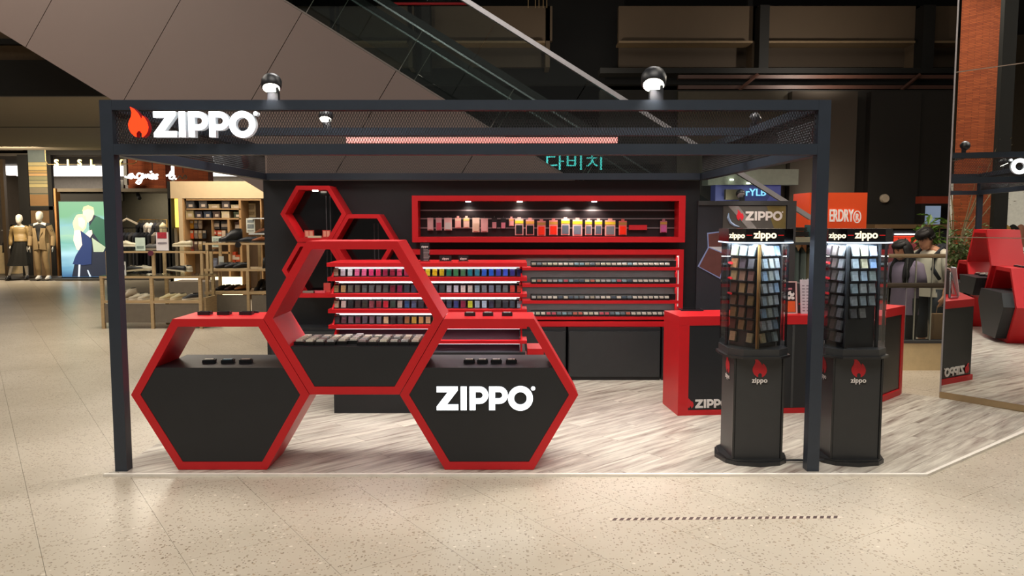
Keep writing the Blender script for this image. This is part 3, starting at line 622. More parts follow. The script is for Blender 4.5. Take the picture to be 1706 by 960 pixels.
# ---------------------------------------------------------------- GONDOLA
YG = 6.42
G = thing('lighter_gondola', (-.67, YG+.3, .012), 'red tiered lighter display with lit shelves behind the hexagons', 'display shelf')
gx0, gx1 = at(545, 441, YG).x, at(878, 441, YG).x
bx('base', (at(557, 690, YG).x, YG+.0, .012, at(875, 690, YG).x, YG+.5, .52), BLK, G)
bx('back_panel', (gx0+.06, YG+.22, .521, gx1-.06, YG+.45, 1.2), mat('gondola_core', '141215', .4), G)
tops = [(437.5, 444.5, .30)]
bx('top_board', (gx0, YG-.02, at(700, 444.5, YG).z, gx1, YG+.5, at(700, 438, YG).z), RED, G)
lips = [(462, 468.5), (489.5, 495.5), (515.5, 522), (542, 548), (567.5, 573), (592, 600)]
LEDG = mat('led_shelf', 'ffffff', emit=1.7, ecol='fff4f4', noise=0)
litz = []
for (q0, q1) in lips:
    z1_, z0_ = at(700, q0, YG).z, at(700, q1, YG).z
    bx('shelf_board', (gx0, YG, z0_, gx1, YG+.22, z1_), RED, G); litz.append((z0_, z1_))
    bx('led_strip', (gx0+.06, YG+.015, z0_-.005, gx1-.06, YG+.03, z0_-.0005), LEDG, G)
zt_ = at(700, 444.5, YG).z; bx('led_strip', (gx0+.06, YG+.015, zt_-.009, gx1-.06, YG+.03, zt_-.0005), mat('led_dim', 'cfd2d6', emit=.7, noise=0), G)
allz = [zt_]+[a for a, b_ in litz]
for k in range(6):
    top = allz[k]; 
    if k < 4: bx('ticket_rail', (gx0+.06, YG+.03, top-.022, gx1-.06, YG+.036, top-.010), SILV, G)
    for xx in (gx0+.03, gx1-.05):
        b = MB(); b.prism([(YG+.0, litz[k][1]), (YG+.22, litz[k][1]), (YG+.22, top-.01), (YG+.14, top-.01)], xx, xx+.012, 'x', RED); b.build('end_bracket', G)
    bot = litz[k][1]
    b = MB(); b.add([(gx0+.06, YG+.05, bot), (gx1-.06, YG+.05, bot), (gx1-.06, YG+.2, top-.012), (gx0+.06, YG+.2, top-.012)], [(0,1,2,3)], mat('liner_wine', '24161b', .35)); b.build('sloping_liner', G)
    area('gondola_light', ((gx0+gx1)/2, YG+.03, top-.012), 1.45, 2.4, sy=.02, col=(1, .96, .95), rot=(radians(15), 0, 0))
bx('side_block', (gx1+.005, YG+.05, .012, gx1+.14, YG+.35, at(890, 583, YG).z), RED, None, label='low red block beside the tiered lighter display', cat='block') 
rows = [['b8a890','b0a8b0','b4b4b8','b85a80','c05a80','b03060','b42850','7a1838','7a1830','a83858','902040','781830','c04030','b0a020','b89a18','a89418','186048','306840','3c6848','186470','286c80','2850a8','1c50b0','303a90','3450b8','2c2c70','2a2860'],
        ['a08a60','a08058','505048','504c44','484a4c','505254','505050','444644','601828','681838','303840','303040','303238','383c40','282c34','303438','909098','a0a4b0','b0a4a0','a09890','70808a','606870','606878','505860','585c60','a83830','b04030'],
        ['b8a890','b8a8a0','282a2c','3c2c2c','34322c','703840','702830','a02030','304038','908880','28446a','404860','303038','302c38','40304a','303838','303848','303868','702038','a0a830','8090a0','90a0b0','303040','303434','30343c','38404a','909aa8'],
        ['484448','604048','605058','603844','504a54','605058','585860','a89070','302c2c','3c3838','805838','988038','a07848','a08060','a07850','907040']]
rn = ['top', 'second', 'third', 'fourth']
def cname(h):
    r, g, b_ = [int(h[i:i+2], 16) for i in (0, 2, 4)]; mx_, mn = max(r, g, b_), min(r, g, b_)
    if mx_-mn < 26: return 'pale grey' if mx_ > 150 else 'mid grey' if mx_ > 100 else 'dark grey' if mx_ > 70 else 'black'
    if r == mx_: return 'yellow' if g > .75*r and b_ < .5*r else ('tan' if r-g > 14 and g > .62*r and b_ < .85*g else 'beige' if g > .85*r else 'pink' if r > 150 and b_ > .5*r else 'dark red' if r < 150 else 'red')
    if g == mx_: return 'lime' if r > 120 else 'green'
    return 'teal' if g > 90 and r < 60 else 'light blue' if mx_ > 140 and r > 100 else 'blue' if mx_ > 120 else 'navy'
def lighter_mesh(col):
    key = ('lg', col)
    if key not in TC:
        m = mat('lg_'+col, col, .25, .3, noise=.16, scale=60); b = MB()
        b.box(-.023, .008, -.004, .023, .018, .062, TRAYM); b.box(-.023, -.012, -.004, .023, .008, 0, TRAYM)
        b.box(-.0185, -.007, .001, .0185, .0075, .037, m); b.box(-.0185, -.007, .0378, .0185, .0075, .056, m); TC[key] = b.mesh('lighter', Vector((0, 0, 0)))[0]
    return TC[key]
for r, cols in enumerate(rows):
    for k, c in enumerate(cols):
        px = 559.2+k*11.78; p = at(px, 450, YG+.05)
        o = link('pocket_lighter', lighter_mesh(c), (p.x, YG+.055, litz[r][1]+.006), None, f'{cname(c)} lighter in black holder on {rn[r]} lit shelf, {ordn(k+1)} from the shoe-shop end', 'lighter', 'lighters on the lit red shelves')
        o.rotation_euler = (radians(-14), 0, 0)
# items on gondola top
zt_ = at(700, 438, YG).z
def sheet_stand(p0, p1, h, Y, z, label, txt=None, col=BLK):
    a = at(p0, 440, Y); c = at(p1, 440, Y); T = thing('sign_holder', ((a.x+c.x)/2, Y, z), label, 'sign holder', 'sign holders on the red display')
    b = MB(); b.box(a.x, Y-.002, z, c.x, Y+.004, z+h, CLEAR); b.box(a.x, Y-.02, z, c.x, Y+.02, z+.003, CLEAR); b.build('acrylic', T)
    b = MB(); b.box(a.x+.008, Y-.005, z+.008, c.x-.008, Y-.0025, z+h-.008, col); b.build('card', T)
    if txt: text(txt, .026, PRINTW, ((a.x+c.x)/2, Y-.006, z+h*.72 if h > .08 else z+h*.35), parent=T, name='lettering', ext=.0003, bold=.01)
    return T
T = sheet_stand(699, 717, .165, YG+.15, zt_, 'tall clear holder with black text card on the red display top', 'zippo'); 
for q in range(9): bx('text_line', (at(702, 400, YG).x, YG+.1435, zt_+.012+q*.011, at(702+8+(q*5 % 4), 400, YG).x, YG+.1449, zt_+.016+q*.011), mat('text_grey', '9a9a9a', .6), T)
b = MB(); p = at(708, 400, YG+.15); b.ell([(p.x, YG+.15, zt_+.165, .012, .005), (p.x, YG+.15, zt_+.18, .006, .005)], RED, 8); b.build('clip', T)
T = sheet_stand(677, 686, .14, YG+.2, zt_, 'narrow dark holder half hidden behind the raised hexagon arm')
sheet_stand(731, 754, .06, YG+.12, zt_, 'low wide black card holder on the red display, nearer the tall holder', 'zippo')
sheet_stand(763, 781, .06, YG+.12, zt_, 'low narrower black card holder on the red display, away from tall holder', 'zippo')

# ---------------------------------------------------------------- CASHIER COUNTER
cz_ = .825; CF = 6.385
Cn = thing('cashier_counter', (2.0, 6.6, .012), 'long red and black cashier counter with white letters low on its front', 'counter')
A_ = fl(1129, 693, .012); xL = A_.x; YC = A_.y; P0 = Vector((xL, YC))
Bf = Vector((3.58, 7.165)); KP = Vector((2.86, 6.47)); dW = (Bf-KP).normalized(); nW = Vector((-dW.y, dW.x)); dF = (KP-P0).normalized(); nF = Vector((-dF.y, dF.x))
t = .06; dp = .44
def quadp(p, q, w, z0, z1, m, nm, off=0, nv=nW):
    a = p+nv*off; b_ = q+nv*off; c = q+nv*(off+w); d = p+nv*(off+w); b = MB(); b.prism([tuple(a), tuple(b_), tuple(c), tuple(d)], z0, z1, 'z', m); return b.build(nm, Cn)
quadp(P0, P0+dF*.085, dp, .012, cz_-.075, RED, 'side_panel', nv=nF); quadp(P0, KP, dp, cz_-.074, cz_, RED, 'top_board', nv=nF)
quadp(P0+dF*.086, KP, .05, .012, .055, RED, 'plinth', nv=nF); quadp(P0+dF*.086, KP-dF*.01, .025, .056, cz_-.075, BLK, 'front_panel', .006, nF)
quadp(P0+dF*.95, P0+dF*.97, .004, .06, cz_-.08, DGREY, 'door', .002, nF)
quadp(KP+dW*.002, Bf, dp-.02, cz_-.0745, cz_-.0005, RED, 'top_board'); quadp(KP-dW*.01, Bf-dW*.062, .05, .012, .065, RED, 'plinth', off=-.012); quadp(Bf-dW*.06, Bf, dp-.02, .012, cz_-.075, RED, 'side_panel')
quadp(KP, Bf-dW*.062, .025, .066, cz_-.075, mat('panel_black_gloss', '191a1b', .3), 'front_panel', off=.006)
lg = at(1159, 681, YC); logo(.071, (lg.x, YC+.002+(lg.x-xL)*dF.y/dF.x, lg.z), .003, PRINTW, PRINTR, rot=(pi/2, 0, atan2(dF.y, dF.x)), parent=Cn)
pl = KP+dW*.13+nW*(-.001); logo(.085, (pl.x, pl.y, .085), .003, PRINTW, PRINTR, rot=(pi/2, 0, atan2(dW.y, dW.x)), parent=Cn)
# things on the counter
p = fl(1152, 517, cz_); b = MB(); b.box(p.x-.1, p.y-.06, cz_, p.x+.09, p.y+.06, cz_+.012, BLK2); b.box(p.x-.09, p.y-.05, cz_+.012, p.x+.08, p.y+.05, cz_+.0125, mat('screen_black', '08080a', .08)); b.build('tablet', label='flat black tablet lying on the red counter beside the shelves', cat='tablet')
Yp = YC+.2; a = at(1302, 468, Yp); c = at(1328, 521, Yp)
T = thing('framed_picture', ((a.x+c.x)/2, Yp, cz_), 'framed print with black and white shapes over orange, standing on the counter', 'picture')
M_ = Matrix.Translation(Vector(((a.x+c.x)/2, Yp, cz_))) @ Matrix.Rotation(radians(-8), 4, 'X'); w_ = (c.x-a.x)/2; h_ = .27
b = MB(); b.ring([(-w_, 0), (w_, 0), (w_, h_), (-w_, h_)], [(-w_+.01, .01), (w_-.01, .01), (w_-.01, h_-.01), (-w_+.01, h_-.01)], -.01, .008, mat('frame_pink', 'd8b0ac', .4), M_); b.build('frame', T)
b = MB(); b.box(-w_+.01, 0, .01, w_-.01, .004, h_-.01, mat('print_maroon', '301a20', .4), M_); b.build('backing', T)
b = MB(); b.box(-w_+.014, -.002, .015, w_-.014, -.0005, .105, mat('print_orange', 'd85a28', .4), M_); b.build('print', T)
b = MB()
for (u, v, r) in ((-.03, .15, .025), (.02, .165, .03), (0, .135, .022), (.035, .13, .015)): b.prism([(u+r*cos(q*.7), v+r*.8*sin(q*.7)) for q in range(9)], -.003, -.001, 'y', PRINTW, M_)
b.build('print', T)
b = MB()
for (u, v, r) in ((.03, .18, .012), (-.02, .16, .01), (.005, .15, .009)): b.prism([(u+r*cos(q*.9), v+r*sin(q*.9)) for q in range(7)], -.004, -.003, 'y', BLK, M_)
b.box(-.04, -.003, .2, .03, -.001, .215, mat('print_pinkish', 'c07078'), M_); b.build('print', T)
a = at(1336, 462, Yp); c = at(1374, 521, Yp)
T = thing('desk_calendar', ((a.x+c.x)/2, Yp, cz_), 'tall white spiral price chart standing on the red counter', 'calendar')
M_ = Matrix.Translation(Vector(((a.x+c.x)/2, Yp, cz_))) @ Matrix.Rotation(radians(-8), 4, 'X'); w_ = (c.x-a.x)/2; h_ = .285
b = MB(); b.box(-w_, 0, 0, w_, .006, h_, mat('paper', 'c9bcc4', .6), M_); b.build('sheet', T)
b = MB()
for r in range(9):
    for q in range(4): b.box(-w_+.015+q*.035, -.001, .02+r*.026, -w_+.035+q*.035+.004*(r % 2), .0, .030+r*.026, mat('ink_grey', '8a7a84', .6), M_)
b.build('print', T)
b = MB()
for q in range(8): x_ = -w_+.02+q*.022; b.tube([(x_, -.006, h_-.008), (x_, -.002, h_+.008), (x_, .01, h_+.006)], .0018, SILV, 4, M_)
b.build('spiral', T)
a = at(1331, 472, Yp+.05); b = MB(); b.box(a.x-.015, Yp+.05, cz_, a.x+.03, Yp+.2, cz_+.25, DGREY); b.box(a.x+.002, Yp+.045, cz_+.07, a.x+.016, Yp+.05, cz_+.085, PRINTR); b.build('card_terminal', label='dark grey upright device between framed print and price chart', cat='device')
# chrome A-shaped stand seen in the mirror
pc = KP+dW*.2+nW*.14
T = thing('display_easel', (pc.x, pc.y, cz_), 'small silver A-shaped easel on the angled counter wing', 'easel', rz=atan2(dW.y, dW.x))
b = MB(); b.tube([(-.07, -.04, .012), (0, 0, .26)], .011, SILV, 8); b.build('leg', T, local=True); b = MB(); b.tube([(.07, -.04, .012), (0, 0, .26)], .011, SILV, 8); b.build('leg', T, local=True)
b = MB(); b.tube([(-.07, -.04, .012), (.07, -.04, .012)], .011, mat('easel_pink', 'b87078', .3, .4), 8); b.build('crossbar', T, local=True)

# ---------------------------------------------------------------- POSTER PANEL
YQ = 8.02
Q = thing('poster_panel', (at(1240, 600, YQ).x, YQ+.05, .012), 'dark grey poster wall with open lighter picture and lettered header', 'panel')
a = at(1163, 335, YQ); c = at(1318, 600, YQ)
bx('board', (a.x, YQ, .012, c.x, YQ+.08, a.z), mat('poster_grey', '33343a', .35, noise=.15, scale=1.6), Q)
bx('frame_top', (a.x, YQ-.02, at(1240, 342, YQ).z, c.x, YQ-.001, a.z), DGREY, Q); bx('frame_side', (at(1311, 342, YQ).x, YQ-.02, .012, c.x, YQ-.001, at(1240, 342, YQ).z), DGREY, Q)
rc('header_print', (1205, 343, 1309, 382, YQ-.006, .005), mat('header_grad', '5d5a56', .3, noise=.35, scale=3), Q)
b = MB(); P_ = [at(x, y, YQ-.008) for x, y in ((1277, 343), (1309, 343), (1309, 382), (1290, 382))]; b.prism([(p.x, p.z) for p in P_], YQ-.008, YQ-.0065, 'y', mat('header_olive', '7c6e40', .3, noise=.3, scale=6)); b.build('print', Q)
b = MB(); P_ = [at(x, y, YQ-.0085) for x, y in ((1213, 343), (1230, 343), (1262, 382), (1247, 382))]; b.prism([(p.x, p.z) for p in P_], YQ-.0095, YQ-.0085, 'y', mat('header_light', '8d8a88', .3, noise=.2)); b.build('print', Q)
b = MB(); b.tube([at(x, y, YQ-.01) for x, y in ((1214, 355), (1213, 363), (1217, 371), (1224, 376), (1232, 378))], [.004, .014, .014, .012, .003], mat('blue_arc', '9ab4d8', .3)); b.build('print', Q)
lg = at(1242, 367.5, YQ-.012); logo(.092, (lg.x, YQ-.012, lg.z), .001, PRINTW, mat('print_flame', 'e02838', .5), parent=Q)
def pxpoly(pts, Y, m, nm, par, th=.002): b = MB(); b.prism([(at(x, y, Y).x, at(x, y, Y).z) for x, y in pts], Y-th, Y, 'y', m); return b.build(nm, par)
PB = mat('lighter_outline', '8ea0d0', .3); PBR = mat('lighter_body', '6a4440', .3, noise=.12, scale=12)
pxpoly(((1178, 388), (1212, 384), (1212, 412), (1179, 413)), YQ-.004, PB, 'print', Q); pxpoly(((1180, 390), (1212, 386), (1212, 411), (1181, 411)), YQ-.0065, PBR, 'print', Q)
pxpoly(((1181, 411), (1212, 408), (1216, 430), (1204, 426)), YQ-.005, mat('lighter_insert', 'd8d8dc', .3), 'print', Q)
pxpoly(((1180, 411), (1212, 424), (1200, 465), (1162, 444)), YQ-.0075, PB, 'print', Q); pxpoly(((1181, 413), (1210, 425), (1199, 462), (1165, 444)), YQ-.010, PBR, 'print', Q)
a = at(1236, 334, YQ); flood((a.x, YQ+.03, at(1236, 335, YQ).z), radians(-50), 0, .75, 'small spot lamp clipped on top of the poster wall', lit=False, grp=None)
spot('poster_light', (a.x, YQ-.35, 2.05), (a.x+.1, YQ, 1.5), 6, 60, .9)

# ---------------------------------------------------------------- ROTATING STANDS
def rnd(hw, hd, ch, cx=0, cy=0, bulge=0):
    p = [(-hw+ch, -hd), (0, -hd-bulge), (hw-ch, -hd), (hw, -hd+ch), (hw+bulge, 0), (hw, hd-ch), (hw-ch, hd), (0, hd+bulge), (-hw+ch, hd), (-hw, hd-ch), (-hw-bulge, 0), (-hw, -hd+ch)]
    return [(cx+x, cy+y) for x, y in p]
BODY = mat('stand_body', '2f3031', .42, noise=.06); BODY2 = mat('stand_edge', '242526', .3)
def emblem(S, h, p, rz):
    R = Matrix.Rotation(rz, 3, 'Z')
    key = ('fl',)
    if key not in GC: GC[key] = flat_curve(GL['flame'], .008); GC[key].materials.clear(); GC[key].materials.append(PRINTR)
    o = link('flame_emblem', GC[key], p+R @ Vector((-h*.42, 0, 0)), S, rot=(pi/2, 0, rz), local=True); o.scale = (h*.86, h*.93, h)
    bx_ = MB(); bx_.box(-.048, -.0005, -.047, .048, .0005, -.012, mat('badge_black', '141414')); me, og = bx_.mesh('b', Vector((0, 0, 0))); link('badge', me, p, S, rot=(0, 0, rz), local=True)
    text('zippo', .046, PRINTW, p+R @ Vector((0, -.002, -.036)), (pi/2, 0, rz), S, ext=.0005, bold=.02, local=True)
def stand(cx, cy, tower, label, which, front, side):
    S = thing('rotating_display_stand', (cx, cy, .012), label, 'display stand', 'acrylic lighter stands')
    L_ = dict(local=True)
    b = MB(); b.prism(rnd(.20, .20, .06, bulge=.035), 0, .025, 'z', BODY2); b.prism(rnd(.19, .19, .05, bulge=.02), .025, .035, 'z', BODY2); b.build('foot_plate', S, **L_)
    b = MB(); b.prism(rnd(.158, .158, .012), .035, .70, 'z', BODY); b.build('pedestal', S, **L_)
    for sx_ in (-1, 1): b = MB(); b.box(sx_*.158-.006, -.163, .035, sx_*.158+.006, -.15, .70, BODY2); b.build('corner_trim', S, **L_)
    b = MB(); b.prism(rnd(.212, .212, .09, bulge=.008), .70, .715, 'z', BODY2); b.prism(rnd(.195, .195, .08), .715, .76, 'z', BODY); b.build('collar', S, **L_)
    z0, z1, z2 = .77-.012, 1.455-.012, 1.545-.012
    b = MB(); o = rnd(.19, .19, .08); i_ = rnd(.187, .187, .079)
    n = len(o); vs = [(x, y, z) for z in (z0, z1) for x, y in o]; b.add(vs, [(i, (i+1) % n, (i+1) % n+n, i+n) for i in range(n)], ACRYL); b.build('acrylic_cover', S, **L_)
    b = MB(); b.prism(rnd(.207, .207, .085), z1+.006, z2, 'z', mat('header_black', '0c0a0b', .15)); b.build('header', S, **L_)
    b = MB(); b.prism(rnd(.21, .21, .086), z1-.002, z1+.006, 'z', mat('header_led', 'd8ecff', emit=1.6, ecol='cfe6ff', noise=0)); b.build('led_edge', S, **L_)
    for rz, w_, dd, ts in ((0, .13, .207, .066), (-pi/4, .13, .2335, .05)):
        R = Matrix.Rotation(rz, 3, 'Z'); zc_ = (z1+z2)/2+.005
        for s_ in (-1, 1):
            if rz: continue
            bb = MB(); bb.box(min(s_*ts*1.25, s_*(.118 if rz == 0 else .06)), -dd-.002, -.0015, max(s_*ts*1.25, s_*(.118 if rz == 0 else .06)), -dd+.0005, .0015, mat('red_line', 'e02020', emit=.5, ecol='e02020')); me, og = bb.mesh('l', Vector((0, 0, 0))); link('red_line', me, (0, 0, zc_), S, rot=(0, 0, rz), local=True)
        text('zippo', ts, mat('header_text', 'fff4d8', emit=.9, ecol='fff0d0', noise=0), R @ Vector((0, -dd-.0015, zc_-.018)), (pi/2, 0, rz), S, ext=.0008, bold=.03, local=True)
    emblem(S, .115, Vector((.005, -.1595, .575)), 0); emblem(S, .115, Vector((-.1595, .0, .575)), -pi/2)
    # tower
    hw = .118
    T = thing('tower', (0, 0, z0)); T.parent = S; T.rotation_euler = (0, 0, tower)
    H = z1-z0-.01
    M0 = mat('tower_grey', '2b2e31', .4)
    o = bpy.data.objects.new('x', None) if False else None
    b = MB(); b.box(-hw+.012, -hw+.012, 0, hw-.012, hw-.012, H, M0)
    for sx_ in (-1, 1):
        for sy_ in (-1, 1): b.box(sx_*hw-.008, sy_*hw-.008, 0, sx_*hw+.008, sy_*hw+.008, H, M0)
    me, og = b.mesh('t', Vector((0, 0, 0))); link('core', me, (0, 0, 0), T, local=True)
    if which == 0: bb = MB(); bb.box(-hw-.013, -hw-.013, 0, -hw-.008, -hw+.004, H, mat('gold_edge', 'b08850', .3, .5)); bb.box(-hw-.013, -hw-.013, 0, -hw+.002, -hw-.008, H, mat('gold_edge')); me, og = bb.mesh('t', Vector((0, 0, 0))); link('gold_strip', me, (0, 0, 0), T, local=True)
    for r in range(3):
        bb = MB(); bb.tube([(-.11*cos(q)*1.45 if False else -.165*sin(q), .165*cos(q)-.0, .13+r*.0) for q in [1.0, 1.2, 1.4, 1.6, 1.8]], .009, RED, 6); me, og = bb.mesh('t', Vector((0, 0, 0))); link('red_tray', me, (0, 0, z0+.22+r*.1), S, local=True)
    for face, rz, cols, nrow in (('front', 0, front, len(front)), ('flank', -pi/2, side, len(side))):
        for r in range(nrow):
            for q in range(3):
                c = cols[r][q]
                if not c: continue
                zz = z0+H-.075-r*.0805; R = Matrix.Rotation(tower+rz, 3, 'Z'); loc = Vector((cx, cy, .012))+R @ Vector(((q-1)*.066, -hw-.012, 0))+Vector((0, 0, zz))
                o = link('pocket_lighter', lighter_mesh(c), loc, None, f"{cname(c)} lighter on {face} side of {['nearer', 'farther'][which]} stand tower, row {ordn(r+1)}, {['left','middle','right'][q]}", 'lighter', f"lighters in the {['first', 'second'][which]} acrylic stand")
                o.rotation_euler = (radians(-12), 0, tower+rz); o.scale = (1.18, 1, 1.12)
    area('stand_light', (cx, cy-.14, .012+z1-.01), .26, 3.2, sy=.05, col=(.8, .9, 1)); area('stand_light', (cx-.15, cy, .012+z1-.01), .05, 2.2, sy=.26, col=(.85, .92, 1))
SI = ['b8bcbc', 'c4c6be', 'a8b4b8', 'b4b8ae', '9ab0c4', 'c0c4c8']
fr = [[SI[(r*2+q*5) % 6] for q in range(3)] for r in range(8)]; fr[7] = ['c8b890', '50585c', 'b0c0c0']; 
BR = ['806848', '5a3a30', '705040', '8a6a48', '604038', '7a5a48']
sdv = [['b0b090', 'a0b4b8', 'b8c8cc'], ['8a6040', '403438', '484448']]+[[BR[(r+q*2) % 6] for q in range(3)] for r in range(5)]+[['c0ac88', None, 'b0a080']]
stand(1.60, 5.22, radians(38), 'black pedestal stand with clear acrylic tower, nearer the middle of the kiosk', 0, fr, sdv)
fr2 = [['c8ccc8', 'd0d0a8', 'a8bcd8'], ['b8c4c8', 'c0b898', '98b4d8'], ['b8c0c0', 'b8c8d4', '909890'], ['a8b8bc', 'c0c4c0', 'a8aca8'], ['b0b4b4', 'b0bcc0', 'a0a8a8'], ['787878', 'a0a09c', None]]
sd2 = [['50484a', '68605c', '88898a'] for r in range(8)]
stand(2.24, 5.22, radians(14), 'black pedestal stand with clear acrylic tower, beside the canopy corner post', 1, fr2, sd2)
b = MB(); b.tube([(1.78, 5.08, .03), (2.06, 5.08, .03)], .007, BLK2); b.build('floor_bar', label='thin black bar on the floor joining the two acrylic stands', cat='bar')

# ---------------------------------------------------------------- FIGURES
def blob(nodes, edges, root, extra=None, voxel=.012, m=SKIN, name='body'):
    # one continuous skin: skinned joint graph + extra closed shapes, fused by a voxel remesh
    names = list(nodes); me = bpy.data.meshes.new('j'); me.from_pydata([nodes[n][:3] for n in names], [(names.index(a), names.index(b)) for a, b in edges], [])
    o = bpy.data.objects.new('j', me); C.objects.link(o); sk = o.modifiers.new('s', 'SKIN'); sk.use_smooth_shade = True
    for i, n in enumerate(names):
        r = nodes[n][3]; me.skin_vertices[0].data[i].radius = (r, r) if not isinstance(r, tuple) else r
        me.skin_vertices[0].data[i].use_root = (n == root)
    ss = o.modifiers.new('u', 'SUBSURF'); ss.levels = 2
    bpy.context.view_layer.update(); dg = bpy.context.evaluated_depsgraph_get(); m1 = bpy.data.meshes.new_from_object(o.evaluated_get(dg)); bpy.data.objects.remove(o)
    bm = bmesh.new(); bm.from_mesh(m1)
    if extra: em, _ = extra.mesh('e', Vector((0, 0, 0))); bm.from_mesh(em)
    m2 = bpy.data.meshes.new(name); bm.to_mesh(m2); bm.free()
    o = bpy.data.objects.new('r', m2); C.objects.link(o); rm = o.modifiers.new('r', 'REMESH'); rm.mode = 'VOXEL'; rm.voxel_size = voxel; sm = o.modifiers.new('sm', 'SMOOTH'); sm.factor = .5; sm.iterations = 3
    bpy.context.view_layer.update(); m3 = bpy.data.meshes.new_from_object(o.evaluated_get(bpy.context.evaluated_depsgraph_get())); bpy.data.objects.remove(o)
    bm = bmesh.new(); bm.from_mesh(m3); seen = set(); isl = []
    for v0 in bm.verts:
        if v0 in seen: continue
        st_ = [v0]; seen.add(v0); g_ = []
        while st_:
            v_ = st_.pop(); g_.append(v_)
            for e_ in v_.link_edges:
                o_ = e_.other_vert(v_)
                if o_ not in seen: seen.add(o_); st_.append(o_)
        isl.append(g_)
    big = max(isl, key=len)
    bmesh.ops.delete(bm, geom=[v for g_ in isl if g_ is not big for v in g_], context='VERTS'); print('islands', sorted(map(len, isl))[-4:]); bm.to_mesh(m3); bm.free()
    m3.materials.clear(); m3.materials.append(m); m3.polygons.foreach_set('use_smooth', [True]*len(m3.polygons)); m3.polygons.foreach_set('material_index', [0]*len(m3.polygons)); return m3
def headM(h, pitch, yaw, roll=0): return Matrix.Translation(Vector(h)) @ Matrix.Rotation(yaw, 4, 'Z') @ Matrix.Rotation(pitch, 4, 'X') @ Matrix.Rotation(roll, 4, 'Y')
def head_shape(b, M, s=1, m=SKIN, face=True):   # origin at neck top; faces -y; height .235
    secs = [(0, -.035, -.02, .030, .030), (0, -.040, 0.0, .048, .052), (0, -.025, .03, .062, .074), (0, -.008, .07, .071, .088), (0, 0, .11, .076, .096), (0, .004, .15, .076, .097), (0, .006, .185, .064, .083), (0, .006, .208, .040, .055), (0, .006, .216, .015, .02)]
    b.ell([(x*s, y*s, z*s, rx*s, ry*s) for x, y, z, rx, ry in secs], m, 20, True, M)
    b.loft([[(w*s*cos(q*pi/3), (y+d*sin(q*pi/3))*s, z*s) for q in range(6)] for w, y, d, z in ((.013, -.094, .016, .058), (.014, -.097, .018, .066), (.008, -.094, .014, .09), (.005, -.09, .01, .105))], m, True, M)
    for sx in (-1, 1): b.ell([(sx*.078*s, .008*s, z*s, .008*s, .018*s) for z in (.065, .08, .1, .115)], m, 8, True, M)
    if face:
        b.ell([(0, -.088*s, .033*s, .02*s, .006*s), (0, -.088*s, .042*s, .022*s, .01*s), (0, -.088*s, .048*s, .016*s, .006*s)], m, 8, True, M)
def fingers(b, w, d, side, s=1, m=SKIN):   # hanging relaxed hand at wrist w, pointing along d
    w = Vector(w); d = Vector(d).normalized(); a = Vector((0, -1, 0)); 
    pm = [w, w+d*.035*s, w+d*.075*s, w+d*.09*s]; secs = []
    n = a.cross(d).normalized()
    for p, wd, th in zip(pm, (.022, .036, .04, .034), (.019, .016, .014, .011)): secs.append([tuple(p+a*wd*s*cos(q*pi/5)+n*th*s*sin(q*pi/5)) for q in range(10)])
    b.loft(secs, m)
    for k, L_ in enumerate((.066, .075, .07, .055)):
        o = pm[2]+a*(.028-.019*k)*s; c = -n*side*.012; b.tube([o, o+d*L_*.45*s, o+d*L_*.8*s+c*.6, o+d*L_*s+c*1.6], [.0095*s, .009*s, .008*s, .006*s], m, 7)
    o = pm[1]+a*.03*s; b.tube([o-a*.01, o+a*.022*s+d*.02*s, o+a*.028*s+d*.05*s], [.012*s, .010*s, .007*s], m, 7)
def eyes(P, M, s=1):
    for sx in (-1, 1):
        b = MB(); b.ell([(sx*.03*s, -.083*s, z*s, r*s, r*.6*s) for z, r in ((.099, .004), (.103, .011), (.107, .004))], BLK, 8, True, M); b.build('eye', P, local=True)
        b = MB(); b.box(sx*.03*s-.015*s, -.09*s, .121*s, sx*.03*s+.015*s, -.08*s, .126*s, HAIR, M); b.build('eyebrow', P, local=True)
    b = MB(); b.box(-.017*s, -.1*s, .039*s, .017*s, -.09*s, .042*s, mat('lips', '8a4a42', .5), M); b.build('mouth', P, local=True)
